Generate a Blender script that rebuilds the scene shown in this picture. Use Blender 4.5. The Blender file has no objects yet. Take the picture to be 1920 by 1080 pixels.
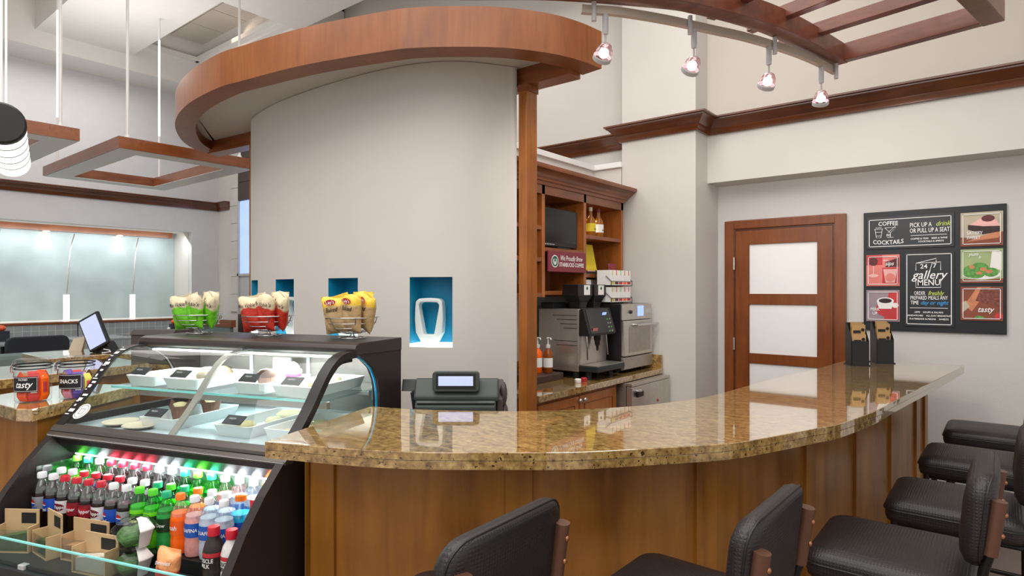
import bpy, bmesh, math, random
from mathutils import Vector, Matrix
random.seed(7)
PI = math.pi
SC = bpy.context.scene
COL = SC.collection

# ---------------------------------------------------------------- camera, world, exposure, lights
cam_d = bpy.data.cameras.new('camera')
cam = bpy.data.objects.new('camera', cam_d)
COL.objects.link(cam)
cam.location = (0, 0, 1.53)
cam.rotation_euler = (PI / 2, 0, math.radians(38.56))
cam_d.sensor_width = 36
cam_d.lens = 36 * 1155 / 1920
cam_d.shift_y = 5 / 1920
cam_d.clip_start = 0.05
SC.camera = cam

W = bpy.data.worlds.new('world')
SC.world = W
W.use_nodes = True
W.node_tree.nodes['Background'].inputs[0].default_value = (1.0, 0.985, 0.965, 1)
W.node_tree.nodes['Background'].inputs[1].default_value = 0.85
SC.view_settings.view_transform = 'Standard'
SC.view_settings.look = 'None'
SC.view_settings.gamma = 1
SC.view_settings.use_curve_mapping = False
SC.view_settings.exposure = -0.06


def area(name, loc, size, energy, color=(1, .972, .94), rot=(0, 0, 0), sy=None, spread=None):
    d = bpy.data.lights.new(name, 'AREA')
    d.energy = energy
    d.color = color
    d.size = size
    if sy:
        d.shape = 'RECTANGLE'
        d.size_y = sy
    if spread:
        d.spread = spread
    o = bpy.data.objects.new(name, d)
    o.location = loc
    o.rotation_euler = rot
    COL.objects.link(o)
    return o


def spot(name, loc, aim, energy, color=(1, .93, .85), ang=50, blend=.6, r=.03):
    d = bpy.data.lights.new(name, 'SPOT')
    d.energy = energy
    d.color = color
    d.spot_size = math.radians(ang)
    d.spot_blend = blend
    d.shadow_soft_size = r
    o = bpy.data.objects.new(name, d)
    o.location = loc
    o.rotation_euler = (Vector(aim) - Vector(loc)).to_track_quat('-Z', 'Y').to_euler()
    COL.objects.link(o)
    return o


area('ceiling_light_bar', (-.6, 1.3, 4.3), 3.4, 105)
area('ceiling_light_lobby', (-.2, -2.2, 4.2), 4.0, 135)
area('ceiling_light_kiosk', (-3.2, .2, 4.3), 3.0, 100)
area('ceiling_light_seating', (-7.9, 2.2, 4.4), 2.6, 62)
area('back_counter_fill', (-1.5, 3.5, 4.3), 1.0, 26)  # added fill that brightens the back counter and its machines
spot('alcove_fill_spot', (-1.35, 2.6, 4.4), (-2.35, 3.95, 1.2), 110, (1, .97, .92), 32, .8, .06)  # extra spot without a fixture, added to lift the espresso machine's steel
area('ceiling_light_rear', (-3.8, 3.9, 4.2), 1.2, 14)
area('ceiling_fill_seating', (-7.3, 2.4, 3.3), 1.6, 30, rot=(PI, 0, 0))  # unseen upward fill added to brighten the ceiling over the seating
area('ceiling_fill_canopy', (-3.7, 2.5, 3.0), 1.2, 14, rot=(PI, 0, 0))  # second upward fill, added above the canopy to lighten the ceiling

# ---------------------------------------------------------------- materials


def C(h):
    h = h.lstrip('#')
    o = []
    for i in (0, 2, 4):
        v = int(h[i:i + 2], 16) / 255
        o.append(v / 12.92 if v <= .04045 else ((v + .055) / 1.055) ** 2.4)
    return (*o, 1)


class NT:
    def __init__(s, name):
        s.m = bpy.data.materials.new(name)
        s.m.use_nodes = True
        s.t = s.m.node_tree
        s.b = s.t.nodes['Principled BSDF']
        s.out = s.t.nodes['Material Output']

    def n(s, typ, **kw):
        x = s.t.nodes.new(typ)
        for k, v in kw.items():
            if k in x.inputs:
                x.inputs[k].default_value = v
            else:
                setattr(x, k, v)
        return x

    def l(s, a, b):
        s.t.links.new(a, b)

    def coords(s, scale=(1, 1, 1), rot=(0, 0, 0)):
        tc = s.n('ShaderNodeTexCoord')
        mp = s.n('ShaderNodeMapping')
        mp.inputs['Scale'].default_value = scale
        mp.inputs['Rotation'].default_value = rot
        s.l(tc.outputs['Object'], mp.inputs['Vector'])
        return mp.outputs['Vector']

    def ramp(s, fac, stops):
        r = s.n('ShaderNodeValToRGB')
        e = r.color_ramp.elements
        while len(e) < len(stops):
            e.new(.5)
        for i, (p, c) in enumerate(stops):
            e[i].position = p
            e[i].color = c
        s.l(fac, r.inputs['Fac'])
        return r.outputs['Color']

    def bump(s, h, strength=.2, dist=.01):
        b = s.n('ShaderNodeBump')
        b.inputs['Strength'].default_value = strength
        b.inputs['Distance'].default_value = dist
        s.l(h, b.inputs['Height'])
        s.l(b.outputs['Normal'], s.b.inputs['Normal'])


def mat(name, col, rough=.5, metal=0, var=.06, scale=8, emit=0, ecol=None, coat=0, trans=0, bump=0, bscale=200, ior=1.45, spec=None):
    t = NT(name)
    c = C(col) if isinstance(col, str) else col
    b = t.b.inputs
    b['Roughness'].default_value = rough
    b['Metallic'].default_value = metal
    b['Coat Weight'].default_value = coat
    b['Coat Roughness'].default_value = .05
    b['Transmission Weight'].default_value = trans
    b['IOR'].default_value = ior
    if spec is not None:
        b['Specular IOR Level'].default_value = spec
    v = t.coords()
    no = t.n('ShaderNodeTexNoise')
    no.inputs['Scale'].default_value = scale
    no.inputs['Detail'].default_value = 3
    t.l(v, no.inputs['Vector'])
    lo = tuple(x * (1 - var) for x in c[:3]) + (1,)
    hi = tuple(min(1, x * (1 + var)) for x in c[:3]) + (1,)
    colo = t.ramp(no.outputs['Fac'], [(.3, lo), (.7, hi)])
    t.l(colo, b['Base Color'])
    if emit:
        b['Emission Color'].default_value = C(ecol) if ecol else c
        b['Emission Strength'].default_value = emit
    if bump:
        n2 = t.n('ShaderNodeTexNoise')
        n2.inputs['Scale'].default_value = bscale
        n2.inputs['Detail'].default_value = 2
        t.l(v, n2.inputs['Vector'])
        t.bump(n2.outputs['Fac'], bump, .004)
    return t.m


def wood(name, c1, c2, axis=2, rough=.32, coat=.25, s=1.0):
    t = NT(name)
    sc = [14 * s, 14 * s, 14 * s]
    sc[axis] = 1.3 * s
    v = t.coords(tuple(sc))
    n1 = t.n('ShaderNodeTexNoise')
    n1.inputs['Scale'].default_value = 2.5
    n1.inputs['Detail'].default_value = 6
    n1.inputs['Distortion'].default_value = .6
    t.l(v, n1.inputs['Vector'])
    v2 = t.coords((2.2, 2.2, 2.2))
    n2 = t.n('ShaderNodeTexNoise')
    n2.inputs['Scale'].default_value = 1.6
    n2.inputs['Detail'].default_value = 4
    t.l(v2, n2.inputs['Vector'])
    mx = t.n('ShaderNodeMix')
    mx.inputs[0].default_value = .5
    t.l(n1.outputs['Fac'], mx.inputs[2])
    t.l(n2.outputs['Fac'], mx.inputs[3])
    col = t.ramp(mx.outputs[0], [(.34, C(c1)), (.66, C(c2))])
    t.l(col, t.b.inputs['Base Color'])
    t.b.inputs['Roughness'].default_value = rough
    t.b.inputs['Coat Weight'].default_value = coat
    t.b.inputs['Coat Roughness'].default_value = .18
    t.bump(n1.outputs['Fac'], .04, .002)
    return t.m


def granite(name):
    t = NT(name)
    v = t.coords((1, 1, 1))
    vs = t.coords((9, 30, 20), (0, 0, .5))
    a = t.n('ShaderNodeTexNoise'); a.inputs['Scale'].default_value = 1.6; a.inputs['Detail'].default_value = 8
    a.inputs['Roughness'].default_value = .65
    t.l(vs, a.inputs['Vector'])
    b = t.n('ShaderNodeTexNoise'); b.inputs['Scale'].default_value = 55; b.inputs['Detail'].default_value = 5
    t.l(v, b.inputs['Vector'])
    mx = t.n('ShaderNodeMix'); mx.inputs[0].default_value = .5
    t.l(a.outputs['Fac'], mx.inputs[2]); t.l(b.outputs['Fac'], mx.inputs[3])
    base = t.ramp(mx.outputs[0], [(.36, C('6b5228')), (.46, C('957646')), (.55, C('b08f55')), (.66, C('c8ad76'))])
    d = t.n('ShaderNodeTexNoise'); d.inputs['Scale'].default_value = 95; d.inputs['Detail'].default_value = 1.5
    vd = t.coords((.8, 1.3, 1.2), (0, 0, .5))
    t.l(vd, d.inputs['Vector'])
    sp = t.ramp(d.outputs['Fac'], [(.655, (0, 0, 0, 1)), (.69, (1, 1, 1, 1))])
    m2 = t.n('ShaderNodeMix', data_type='RGBA')
    t.l(sp, m2.inputs[0]); t.l(base, m2.inputs[6]); m2.inputs[7].default_value = C('3d2a1a')
    t.l(m2.outputs[2], t.b.inputs['Base Color'])
    t.b.inputs['Roughness'].default_value = .07
    t.b.inputs['Specular IOR Level'].default_value = .8
    t.b.inputs['Coat Weight'].default_value = 1.0
    t.b.inputs['Coat IOR'].default_value = 1.75
    t.b.inputs['Coat Roughness'].default_value = .02
    return t.m


def clear(name, tint='ffffff', refl=.5, rough=.02, min_refl=0.03):
    """sheet glass / clear plastic: see-through tint plus a Fresnel mirror"""
    t = NT(name)
    t.t.nodes.remove(t.b)
    tr = t.n('ShaderNodeBsdfTransparent'); tr.inputs[0].default_value = C(tint)
    gl = t.n('ShaderNodeBsdfGlossy'); gl.inputs['Roughness'].default_value = rough
    lw = t.n('ShaderNodeLayerWeight'); lw.inputs['Blend'].default_value = .5
    pw = t.n('ShaderNodeMath', operation='POWER'); pw.inputs[1].default_value = 4
    t.l(lw.outputs['Facing'], pw.inputs[0])
    ma = t.n('ShaderNodeMath', operation='MULTIPLY_ADD'); ma.inputs[1].default_value = refl; ma.inputs[2].default_value = min_refl
    t.l(pw.outputs[0], ma.inputs[0])
    ms = t.n('ShaderNodeMixShader')
    t.l(ma.outputs[0], ms.inputs[0]); t.l(tr.outputs[0], ms.inputs[1]); t.l(gl.outputs[0], ms.inputs[2])
    t.l(ms.outputs[0], t.out.inputs['Surface'])
    return t.m


def leather(name, col):
    t = NT(name)
    v = t.coords((1, 1, 1))
    ch = t.n('ShaderNodeTexVoronoi', distance='CHEBYCHEV')
    ch.inputs['Scale'].default_value = 115
    ch.inputs['Randomness'].default_value = 0
    t.l(v, ch.inputs['Vector'])
    no = t.n('ShaderNodeTexNoise'); no.inputs['Scale'].default_value = 9
    t.l(v, no.inputs['Vector'])
    c = C(col)
    col_ = t.ramp(no.outputs['Fac'], [(.3, tuple(x * .8 for x in c[:3]) + (1,)), (.7, tuple(x * 1.2 for x in c[:3]) + (1,))])
    t.l(col_, t.b.inputs['Base Color'])
    t.b.inputs['Roughness'].default_value = .42
    inv = t.n('ShaderNodeMath', operation='SUBTRACT'); inv.inputs[0].default_value = 1
    t.l(ch.outputs['Distance'], inv.inputs[1])
    t.bump(inv.outputs[0], .45, .004)
    return t.m


def plaid(name):
    t = NT(name)
    v = t.coords((1, 1, 1))
    a = t.n('ShaderNodeTexBrick'); a.offset = 0
    a.inputs['Scale'].default_value = 1
    a.inputs['Brick Width'].default_value = .085; a.inputs['Row Height'].default_value = .085
    a.inputs['Mortar Size'].default_value = .003
    a.inputs['Color1'].default_value = C('a2a8aa'); a.inputs['Color2'].default_value = C('969c9f'); a.inputs['Mortar'].default_value = C('c6caca')
    sx = t.n('ShaderNodeSeparateXYZ'); cx = t.n('ShaderNodeCombineXYZ')
    t.l(v, sx.inputs[0]); t.l(sx.outputs['Y'], cx.inputs['X']); t.l(sx.outputs['Z'], cx.inputs['Y'])
    t.l(cx.outputs[0], a.inputs['Vector'])
    t.l(a.outputs['Color'], t.b.inputs['Base Color'])
    t.b.inputs['Roughness'].default_value = .9
    return t.m


def two_tone(name, c_lo, c_hi, split, soft=.01, rough=.4, wave=.012):
    """packet print: one colour below and one above a wavy line (local z)"""
    t = NT(name)
    tc = t.n('ShaderNodeTexCoord')
    sx = t.n('ShaderNodeSeparateXYZ'); t.l(tc.outputs['Object'], sx.inputs[0])
    no = t.n('ShaderNodeTexNoise'); no.inputs['Scale'].default_value = 14
    t.l(tc.outputs['Object'], no.inputs['Vector'])
    ma = t.n('ShaderNodeMath', operation='MULTIPLY_ADD'); ma.inputs[1].default_value = wave * 4; 
    t.l(no.outputs['Fac'], ma.inputs[0]); t.l(sx.outputs['Z'], ma.inputs[2])
    mr = t.n('ShaderNodeMapRange')
    mr.inputs['From Min'].default_value = split + wave * 2 - soft; mr.inputs['From Max'].default_value = split + wave * 2 + soft
    t.l(ma.outputs[0], mr.inputs['Value'])
    m2 = t.n('ShaderNodeMix', data_type='RGBA')
    t.l(mr.outputs['Result'], m2.inputs[0]); m2.inputs[6].default_value = C(c_lo); m2.inputs[7].default_value = C(c_hi)
    t.l(m2.outputs[2], t.b.inputs['Base Color'])
    t.b.inputs['Roughness'].default_value = rough
    n2 = t.n('ShaderNodeTexNoise'); n2.inputs['Scale'].default_value = 30; n2.inputs['Detail'].default_value = 3
    t.l(tc.outputs['Object'], n2.inputs['Vector'])
    t.bump(n2.outputs['Fac'], .6, .012)
    return t.m


M = {}
M['wall'] = mat('painted_wall', 'cdc9c3', .6, var=.015, scale=3, bump=.08, bscale=260)
M['wall_tan'] = mat('upper_wall_tan', 'c8c0b5', .65, var=.015, scale=3)  # tanner tone for the wall above the crown
M['wall_tex'] = mat('textured_wall_paint', 'cfccc9', .5, var=.02, scale=3, bump=.25, bscale=150)
M['wall_blue'] = mat('seating_wall_paint', 'cbcbcc', .6, var=.02)
M['ceil'] = mat('ceiling_paint', 'dedcd8', .8, var=.015)
M['ceil_tile'] = mat('ceiling_tile', 'cfc6bb', .9, var=.05, scale=60)
M['wood_h'] = wood('cherry_wood_horizontal', '6e3916', '92522a', 0)
M['wood_y'] = wood('cherry_wood_lengthwise', '6e3916', '92522a', 1)
M['wood_v'] = wood('cherry_wood_upright', '824710', 'ae671f', 2)
M['wood_band'] = wood('canopy_veneer', '764019', '925527', 2, rough=.4, coat=.1)
M['wood_dark'] = wood('crown_wood_dark', '4a2410', '6d3a1c', 0, rough=.28, coat=.35)
M['wood_darky'] = wood('crown_wood_dark_lengthwise', '4a2410', '6d3a1c', 1, rough=.28, coat=.35)
M['wood_door'] = wood('door_wood', '6c3412', '86491d', 2)
M['wood_bar'] = wood('bar_panel_wood', '774710', 'aa7025', 2, rough=.35, coat=.2, s=.45)
M['wood_hutch'] = wood('hutch_wood', '86491c', 'b0682f', 2)
M['wood_cab'] = wood('cabinet_wood', 'a25a1c', 'bf762e', 2)
M['granite'] = granite('golden_granite')
M['black'] = mat('black_plastic', '1b1a1b', .4, var=.1)
M['blackm'] = mat('black_metal', '151414', .35, metal=.3, var=.1)
M['case'] = mat('case_dark_laminate', '2a2323', .42, var=.06)
M['case_br'] = mat('case_cap_brown', '332b28', .35, var=.06)
M['grey_trim'] = mat('case_bumper_grey', '5b5652', .3, metal=.5, var=.06)
M['steel'] = mat('brushed_steel', 'c9c3bc', .32, metal=.85, var=.05, scale=30)
M['steel2'] = mat('steel_panel', 'aaa29b', .4, metal=.75, var=.05, scale=25)
M['chrome'] = mat('chrome_wire', 'cfcfcf', .12, metal=1, var=.02)
M['white'] = mat('white_plastic', 'e9eaea', .35, var=.02)
M['white_m'] = mat('white_enamel', 'e4e4e2', .4, var=.02)
M['paper'] = mat('white_paper', 'eceae6', .7, var=.02)
M['frost'] = mat('frosted_door_glass', 'f0efef', .3, var=.01)
M['leather'] = leather('woven_black_leather', '211d1e')
M['leather_s'] = mat('black_leather_plain', '1b191a', .4, var=.12, bump=.2, bscale=400)
M['copper'] = mat('copper_sleeve', '6b4a3a', .4, metal=.35, var=.06)
M['rivet'] = mat('copper_rivet', 'b07a58', .25, metal=.8, var=.03)
M['kraft'] = mat('kraft_paper', 'b08d5e', .8, var=.05, scale=30)
M['kraft_l'] = mat('light_kraft_card', 'c3a57c', .8, var=.04, scale=30)
M['ink'] = mat('black_ink', '141414', .6, var=.02)
M['chalk'] = mat('chalkboard_black', '1d1f24', .45, var=.08)
M['chalk2'] = mat('chalkboard_panel', '24272d', .4, var=.1)
M['wprint'] = mat('white_print', 'f2f2f2', .6, var=.01)
M['gprint'] = mat('green_print', 'c3da5a', .6, var=.01)
M['bprint'] = mat('blue_print', '3f9fe0', .6, var=.01)
M['teal'] = mat('teal_niche_paint', '0f86ad', .45, var=.03)
M['glow'] = mat('backlit_white_acrylic', 'ffffff', .4, emit=2.2, ecol='eafff8')
M['tube_glow'] = mat('lit_lamp_tube', 'ffffff', .4, emit=1.6, ecol='fffaf4')
M['led'] = mat('led_strip', 'ffffff', .4, emit=3.5, ecol='f0fbff')
M['bulb'] = mat('lamp_lens_lit', 'ffffff', .4, emit=14, ecol='ffe9f2')
M['puck'] = mat('puck_light_lens', 'ffffff', .4, emit=10, ecol='fff4e0')
M['warm'] = mat('downlight_lens', 'ffffff', .4, emit=9, ecol='ffd9a8')
M['wood_tr'] = wood('trellis_wood_dark', '5a2a17', '7d4229', 0, rough=.3, coat=.3)
M['glass'] = clear('clear_sheet_glass', 'f2fafa', .75)
M['glass_case'] = clear('curved_case_glass', 'f2faf8', .6, .02, .06)
M['glass_edge'] = mat('green_glass_edge', '8fe6e0', .15, var=.02)
M['acrylic'] = clear('clear_acrylic', 'fbfbfb', .5, .04, .03)
M['pet'] = clear('clear_bottle_plastic', 'f8fbfc', .9, .12, .14)
M['pet_green'] = clear('green_bottle_plastic', '9fe0b0', .9, .08, .06)
M['wrapfilm'] = clear('clear_wrap_film', 'f6f6f6', .9, .15, .10)
M['ornament'] = mat('frosted_white_glass', 'f4f8f4', .3, var=.03, trans=.25)
M['screen_off'] = mat('dark_screen', '191a1c', .18, var=.05)
M['screen_lit'] = mat('lit_till_screen', 'b6c2e6', .3, emit=.55, ecol='b9c4ea', var=.02)
M['screen_blue'] = mat('lit_blue_screen', '7f9ff0', .3, emit=1.0, ecol='9fb6ff', var=.02)
M['till'] = mat('till_grey_plastic', '3f4744', .4, var=.05)
M['till_d'] = mat('till_dark_plastic', '262b2c', .4, var=.05)
M['till_b'] = mat('till_brown_plastic', '4c4442', .5, var=.05)
M['maroon'] = mat('maroon_sign_board', '7d2f3a', .5, var=.04)
M['sign_green'] = mat('dark_green_emblem', '1c5a44', .5, var=.05)
M['yellow'] = mat('yellow_paper', 'd9c12f', .7, var=.03)
M['red'] = mat('red_plastic', 'b3262c', .4, var=.03)
M['cream'] = mat('cream_card', 'd8c9b4', .6, var=.02)
M['sofa'] = mat('grey_green_upholstery', '6f807e', .8, var=.05, scale=20)
M['plaid'] = plaid('plaid_upholstery')
M['navy'] = mat('dark_navy_upholstery', '2a2d36', .6, var=.05)
M['table'] = mat('table_top_grey', '9aa2a4', .3, var=.03)
M['mural'] = mat('silver_green_mural', 'a9b6b6', .42, metal=.15, var=.16, scale=1.7)
M['tile_l'] = mat('pale_stone_tile', 'c9c6c0', .4, var=.04)
M['tile_d'] = mat('dark_brown_tile', '43352f', .35, var=.06)
M['winglow'] = mat('daylit_window_pane', '9fb8f0', .3, emit=.8, ecol='a9c0f5', var=.1, scale=3)
M['floor'] = mat('brown_floor_tile', '8d7d72', .4, var=.08, scale=4)
M['orange_pk'] = mat('orange_packet', 'e0562a', .4, var=.2, scale=20)
M['pink_pk'] = mat('pink_packet', 'd98fae', .4, var=.15, scale=25)
M['purple_pk'] = mat('purple_packet', '6a55a8', .4, var=.15, scale=25)
M['yel_pk'] = mat('yellow_packet', 'd8c85a', .4, var=.15, scale=25)
M['brown_pk'] = mat('brown_packet', '5a3325', .4, var=.15, scale=25)
M['red_pk'] = mat('red_packet', 'c93030', .4, var=.15, scale=25)
M['cakeb'] = mat('chocolate_cake', '4a2c1f', .7, var=.15, scale=60)
M['cream_f'] = mat('cream_icing', 'efe6d4', .5, var=.04)
M['pink_c'] = mat('pink_cup', 'e4418c', .5, var=.05)
M['pastry'] = mat('pale_pastry', 'd6c79a', .7, var=.12, scale=40)
M['cookie'] = mat('baked_cookie', '9a8468', .7, var=.2, scale=50)
M['tulip'] = mat('brown_tulip_paper', '7d5a4a', .7, var=.05)
M['leaf'] = mat('salad_leaf', '3f6a33', .5, var=.35, scale=45)
M['bread'] = mat('sandwich_bread', 'b98d5f', .8, var=.15, scale=40)
M['gray_l'] = mat('light_grey_plastic', 'b9b9b9', .4, var=.03)
M['syrup'] = mat('amber_syrup', 'a8581c', .15, var=.06, trans=.3)
M['whisky'] = mat('amber_spirit', 'b5701f', .12, var=.06, trans=.35)

# ---------------------------------------------------------------- geometry helpers
def catmull(pts, n=10):
    P = [Vector(p) for p in pts]
    P = [2 * P[0] - P[1]] + P + [2 * P[-1] - P[-2]]
    out = []
    for i in range(1, len(P) - 2):
        a, b, c, d = P[i - 1:i + 3]
        for k in range(n):
            t = k / n
            out.append(.5 * (2 * b + (c - a) * t + (2 * a - 5 * b + 4 * c - d) * t * t + (-a + 3 * b - 3 * c + d) * t ** 3))
    out.append(P[-2].copy())
    return out


def offset(pl, d):
    o = []
    for i in range(len(pl)):
        a = pl[max(i - 1, 0)]; b = pl[min(i + 1, len(pl) - 1)]
        t = (b - a).normalized()
        o.append(pl[i] + d * Vector((-t.y, t.x)))
    return o


class Path:
    """arc-length lookup on a 2-D polyline"""
    def __init__(s, pl):
        s.p = pl; s.s = [0]
        for i in range(len(pl) - 1):
            s.s.append(s.s[-1] + (pl[i + 1] - pl[i]).length)
        s.L = s.s[-1]

    def at(s, d):
        d = min(max(d, 0), s.L)
        for i in range(len(s.p) - 1):
            if d <= s.s[i + 1] + 1e-9:
                k = (d - s.s[i]) / (s.s[i + 1] - s.s[i])
                t = (s.p[i + 1] - s.p[i]).normalized()
                return s.p[i].lerp(s.p[i + 1], k), t
        return s.p[-1], (s.p[-1] - s.p[-2]).normalized()

    def seg(s, a, b, step=.05):
        n = max(1, int(math.ceil((b - a) / step)))
        return [s.at(a + (b - a) * i / n)[0] for i in range(n + 1)]


class G:
    def __init__(s):
        s.v = []; s.f = []

    def add(s, vs, fs):
        o = len(s.v)
        s.v += [tuple(v) for v in vs]
        s.f += [tuple(i + o for i in f) for f in fs]
        return s

    def box(s, x0, y0, z0, x1, y1, z1):
        x0, x1 = min(x0, x1), max(x0, x1); y0, y1 = min(y0, y1), max(y0, y1); z0, z1 = min(z0, z1), max(z0, z1)
        return s.add([(x0, y0, z0), (x1, y0, z0), (x1, y1, z0), (x0, y1, z0), (x0, y0, z1), (x1, y0, z1), (x1, y1, z1), (x0, y1, z1)],
                     [(0, 3, 2, 1), (4, 5, 6, 7), (0, 1, 5, 4), (1, 2, 6, 5), (2, 3, 7, 6), (3, 0, 4, 7)])

    def obox(s, c, size, rot=(0, 0, 0)):
        from mathutils import Euler
        R = Euler(rot).to_matrix()
        hx, hy, hz = [q / 2 for q in size]
        vs = [Vector(c) + R @ Vector((sx * hx, sy * hy, sz * hz)) for sz in (-1, 1) for sx, sy in ((-1, -1), (1, -1), (1, 1), (-1, 1))]
        return s.add(vs, [(0, 3, 2, 1), (4, 5, 6, 7), (0, 1, 5, 4), (1, 2, 6, 5), (2, 3, 7, 6), (3, 0, 4, 7)])

    def prism(s, pts, z0, z1, ax='z'):
        """extrude a 2-D polygon: ax z: (x,y); ax x: pts (y,z) from x=z0..z1; ax y: pts (x,z)"""
        n = len(pts)
        def m(p, h):
            if ax == 'z': return (p[0], p[1], h)
            if ax == 'x': return (h, p[0], p[1])
            return (p[0], h, p[1])
        vs = [m(p, z0) for p in pts] + [m(p, z1) for p in pts]
        fs = [tuple(range(n))[::-1], tuple(range(n, 2 * n))] + [(i, (i + 1) % n, n + (i + 1) % n, n + i) for i in range(n)]
        return s.add(vs, fs)

    def grid(s, rows, closed=False):
        n = len(rows[0]); vs = [p for r in rows for p in r]; fs = []
        for i in range(len(rows) - 1):
            for j in range(n if closed else n - 1):
                k = (j + 1) % n
                fs.append((i * n + j, i * n + k, (i + 1) * n + k, (i + 1) * n + j))
        return s.add(vs, fs)

    def loft(s, loops, caps=True):
        """closed loops joined one to the next"""
        o = len(s.v); s.grid(loops, True); n = len(loops[0])
        if caps:
            s.f.append(tuple(range(o, o + n))[::-1])
            e = o + n * (len(loops) - 1)
            s.f.append(tuple(range(e, e + n)))
        return s

    def lathe(s, prof, n=16, c=(0, 0, 0), caps=True):
        loops = [[(c[0] + r * math.cos(2 * PI * j / n), c[1] + r * math.sin(2 * PI * j / n), c[2] + z) for j in range(n)] for r, z in prof]
        return s.loft(loops, caps)

    def tube(s, path, r, n=8, closed=False, caps=True):
        P = [Vector(p) for p in path]
        m = len(P); loops = []
        ref = None
        for i in range(m):
            if closed:
                t = (P[(i + 1) % m] - P[i - 1]).normalized()
            else:
                t = (P[min(i + 1, m - 1)] - P[max(i - 1, 0)]).normalized()
            if ref is None:
                ref = t.orthogonal().normalized()
            ref = (ref - t * ref.dot(t)).normalized()
            bt = t.cross(ref)
            rr = r[i] if isinstance(r, (list, tuple)) else r
            loops.append([P[i] + rr * (math.cos(2 * PI * j / n) * ref + math.sin(2 * PI * j / n) * bt) for j in range(n)])
        if closed:
            loops.append(loops[0])
        return s.loft(loops, caps and not closed)

    def ring(s, c, r, tr, n=28, m=6, ax='z'):
        pts = []
        for j in range(n):
            a = 2 * PI * j / n
            if ax == 'z': pts.append((c[0] + r * math.cos(a), c[1] + r * math.sin(a), c[2]))
            elif ax == 'y': pts.append((c[0] + r * math.cos(a), c[1], c[2] + r * math.sin(a)))
            else: pts.append((c[0], c[1] + r * math.cos(a), c[2] + r * math.sin(a)))
        return s.tube(pts, tr, m, closed=True)

    def ball(s, c, rx, ry=None, rz=None, n=12, m=8):
        ry = ry or rx; rz = rz or rx
        return s.add(*_ball(c, rx, ry, rz, n, m))

    def band(s, outer, inner, z0, z1):
        """solid between two 2-D polylines of equal length"""
        loops = [[(a.x, a.y, z0), (b.x, b.y, z0), (b.x, b.y, z1), (a.x, a.y, z1)] for a, b in zip(outer, inner)]
        return s.loft(loops)

    def disc(s, c, r, n=16, ry=None, ax='z'):
        ry = ry or r
        o = len(s.v)
        for j in range(n):
            a = 2 * PI * j / n
            u, w = r * math.cos(a), ry * math.sin(a)
            s.v.append((c[0] + u, c[1] + w, c[2]) if ax == 'z' else ((c[0] + u, c[1], c[2] + w) if ax == 'y' else (c[0], c[1] + u, c[2] + w)))
        s.f.append(tuple(range(o, o + n)))
        return s

    def xf(s, mtx):
        s.v = [tuple(mtx @ Vector(v)) for v in s.v]
        return s

    def build(s, name, m, parent=None, smooth=0, bevel=0, seg=2):
        bm = bmesh.new()
        vv = [bm.verts.new(v) for v in s.v]
        for f in s.f:
            try:
                bm.faces.new([vv[i] for i in f])
            except ValueError:
                pass
        bmesh.ops.remove_doubles(bm, verts=bm.verts, dist=1e-6)
        bmesh.ops.recalc_face_normals(bm, faces=bm.faces)
        if bevel:
            es = [e for e in bm.edges if len(e.link_faces) == 2 and e.calc_face_angle(0) > .6]
            bmesh.ops.bevel(bm, geom=es, offset=bevel, segments=seg, affect='EDGES', profile=.5)
        bmesh.ops.triangulate(bm, faces=[f for f in bm.faces if len(f.verts) > 4])
        me = bpy.data.meshes.new(name)
        bm.to_mesh(me); bm.free()
        me.materials.append(M[m] if isinstance(m, str) else m)
        if smooth:
            me.polygons.foreach_set('use_smooth', [True] * len(me.polygons))
            me.set_sharp_from_angle(angle=math.radians(smooth or 40))
        o = bpy.data.objects.new(name, me)
        COL.objects.link(o)
        if parent is not None:
            o.parent = parent
        return o


def _ball(c, rx, ry, rz, n, m):
    vs = [(c[0], c[1], c[2] - rz)]
    for i in range(1, m):
        a = -PI / 2 + PI * i / m
        for j in range(n):
            b = 2 * PI * j / n
            vs.append((c[0] + rx * math.cos(a) * math.cos(b), c[1] + ry * math.cos(a) * math.sin(b), c[2] + rz * math.sin(a)))
    vs.append((c[0], c[1], c[2] + rz))
    fs = [(0, 1 + (j + 1) % n, 1 + j) for j in range(n)]
    for i in range(m - 2):
        for j in range(n):
            a = 1 + i * n + j; b = 1 + i * n + (j + 1) % n
            fs.append((a, b, b + n, a + n))
    e = len(vs) - 1; k = 1 + (m - 2) * n
    fs += [(k + j, k + (j + 1) % n, e) for j in range(n)]
    return vs, fs


def rrect(x0, y0, x1, y1, r, n=5):
    o = []
    for cx, cy, a0 in ((x1 - r, y1 - r, 0), (x0 + r, y1 - r, PI / 2), (x0 + r, y0 + r, PI), (x1 - r, y0 + r, 1.5 * PI)):
        for k in range(n + 1):
            a = a0 + PI / 2 * k / n
            o.append((cx + r * math.cos(a), cy + r * math.sin(a)))
    return o


def thing(name, label, cat, loc=(0, 0, 0), rz=0, group=None):
    o = bpy.data.objects.new(name, None)
    o.empty_display_size = .1
    COL.objects.link(o)
    o.location = loc
    o.rotation_euler = (0, 0, rz)
    o['label'] = label; o['category'] = cat
    if group: o['group'] = group
    return o


def tag(o, label, cat, group=None):
    o['label'] = label; o['category'] = cat
    if group: o['group'] = group
    return o


def struct(o, label=None):
    o['kind'] = 'structure'
    if label: o['label'] = label
    return o


def stuff(o):
    o['kind'] = 'stuff'
    return o


def dup(root, loc, rz=None, label=None, group=None, rot=None):
    r = root.copy(); COL.objects.link(r); r.location = loc
    if rz is not None: r.rotation_euler = (0, 0, rz)
    if rot is not None: r.rotation_euler = rot
    if label: r['label'] = label
    if group: r['group'] = group
    def rec(a, b):
        for ch in KIDS.get(a.name, a.children):
            c = ch.copy(); COL.objects.link(c); c.parent = b
            rec(ch, c)
    rec(root, r)
    return r


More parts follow.
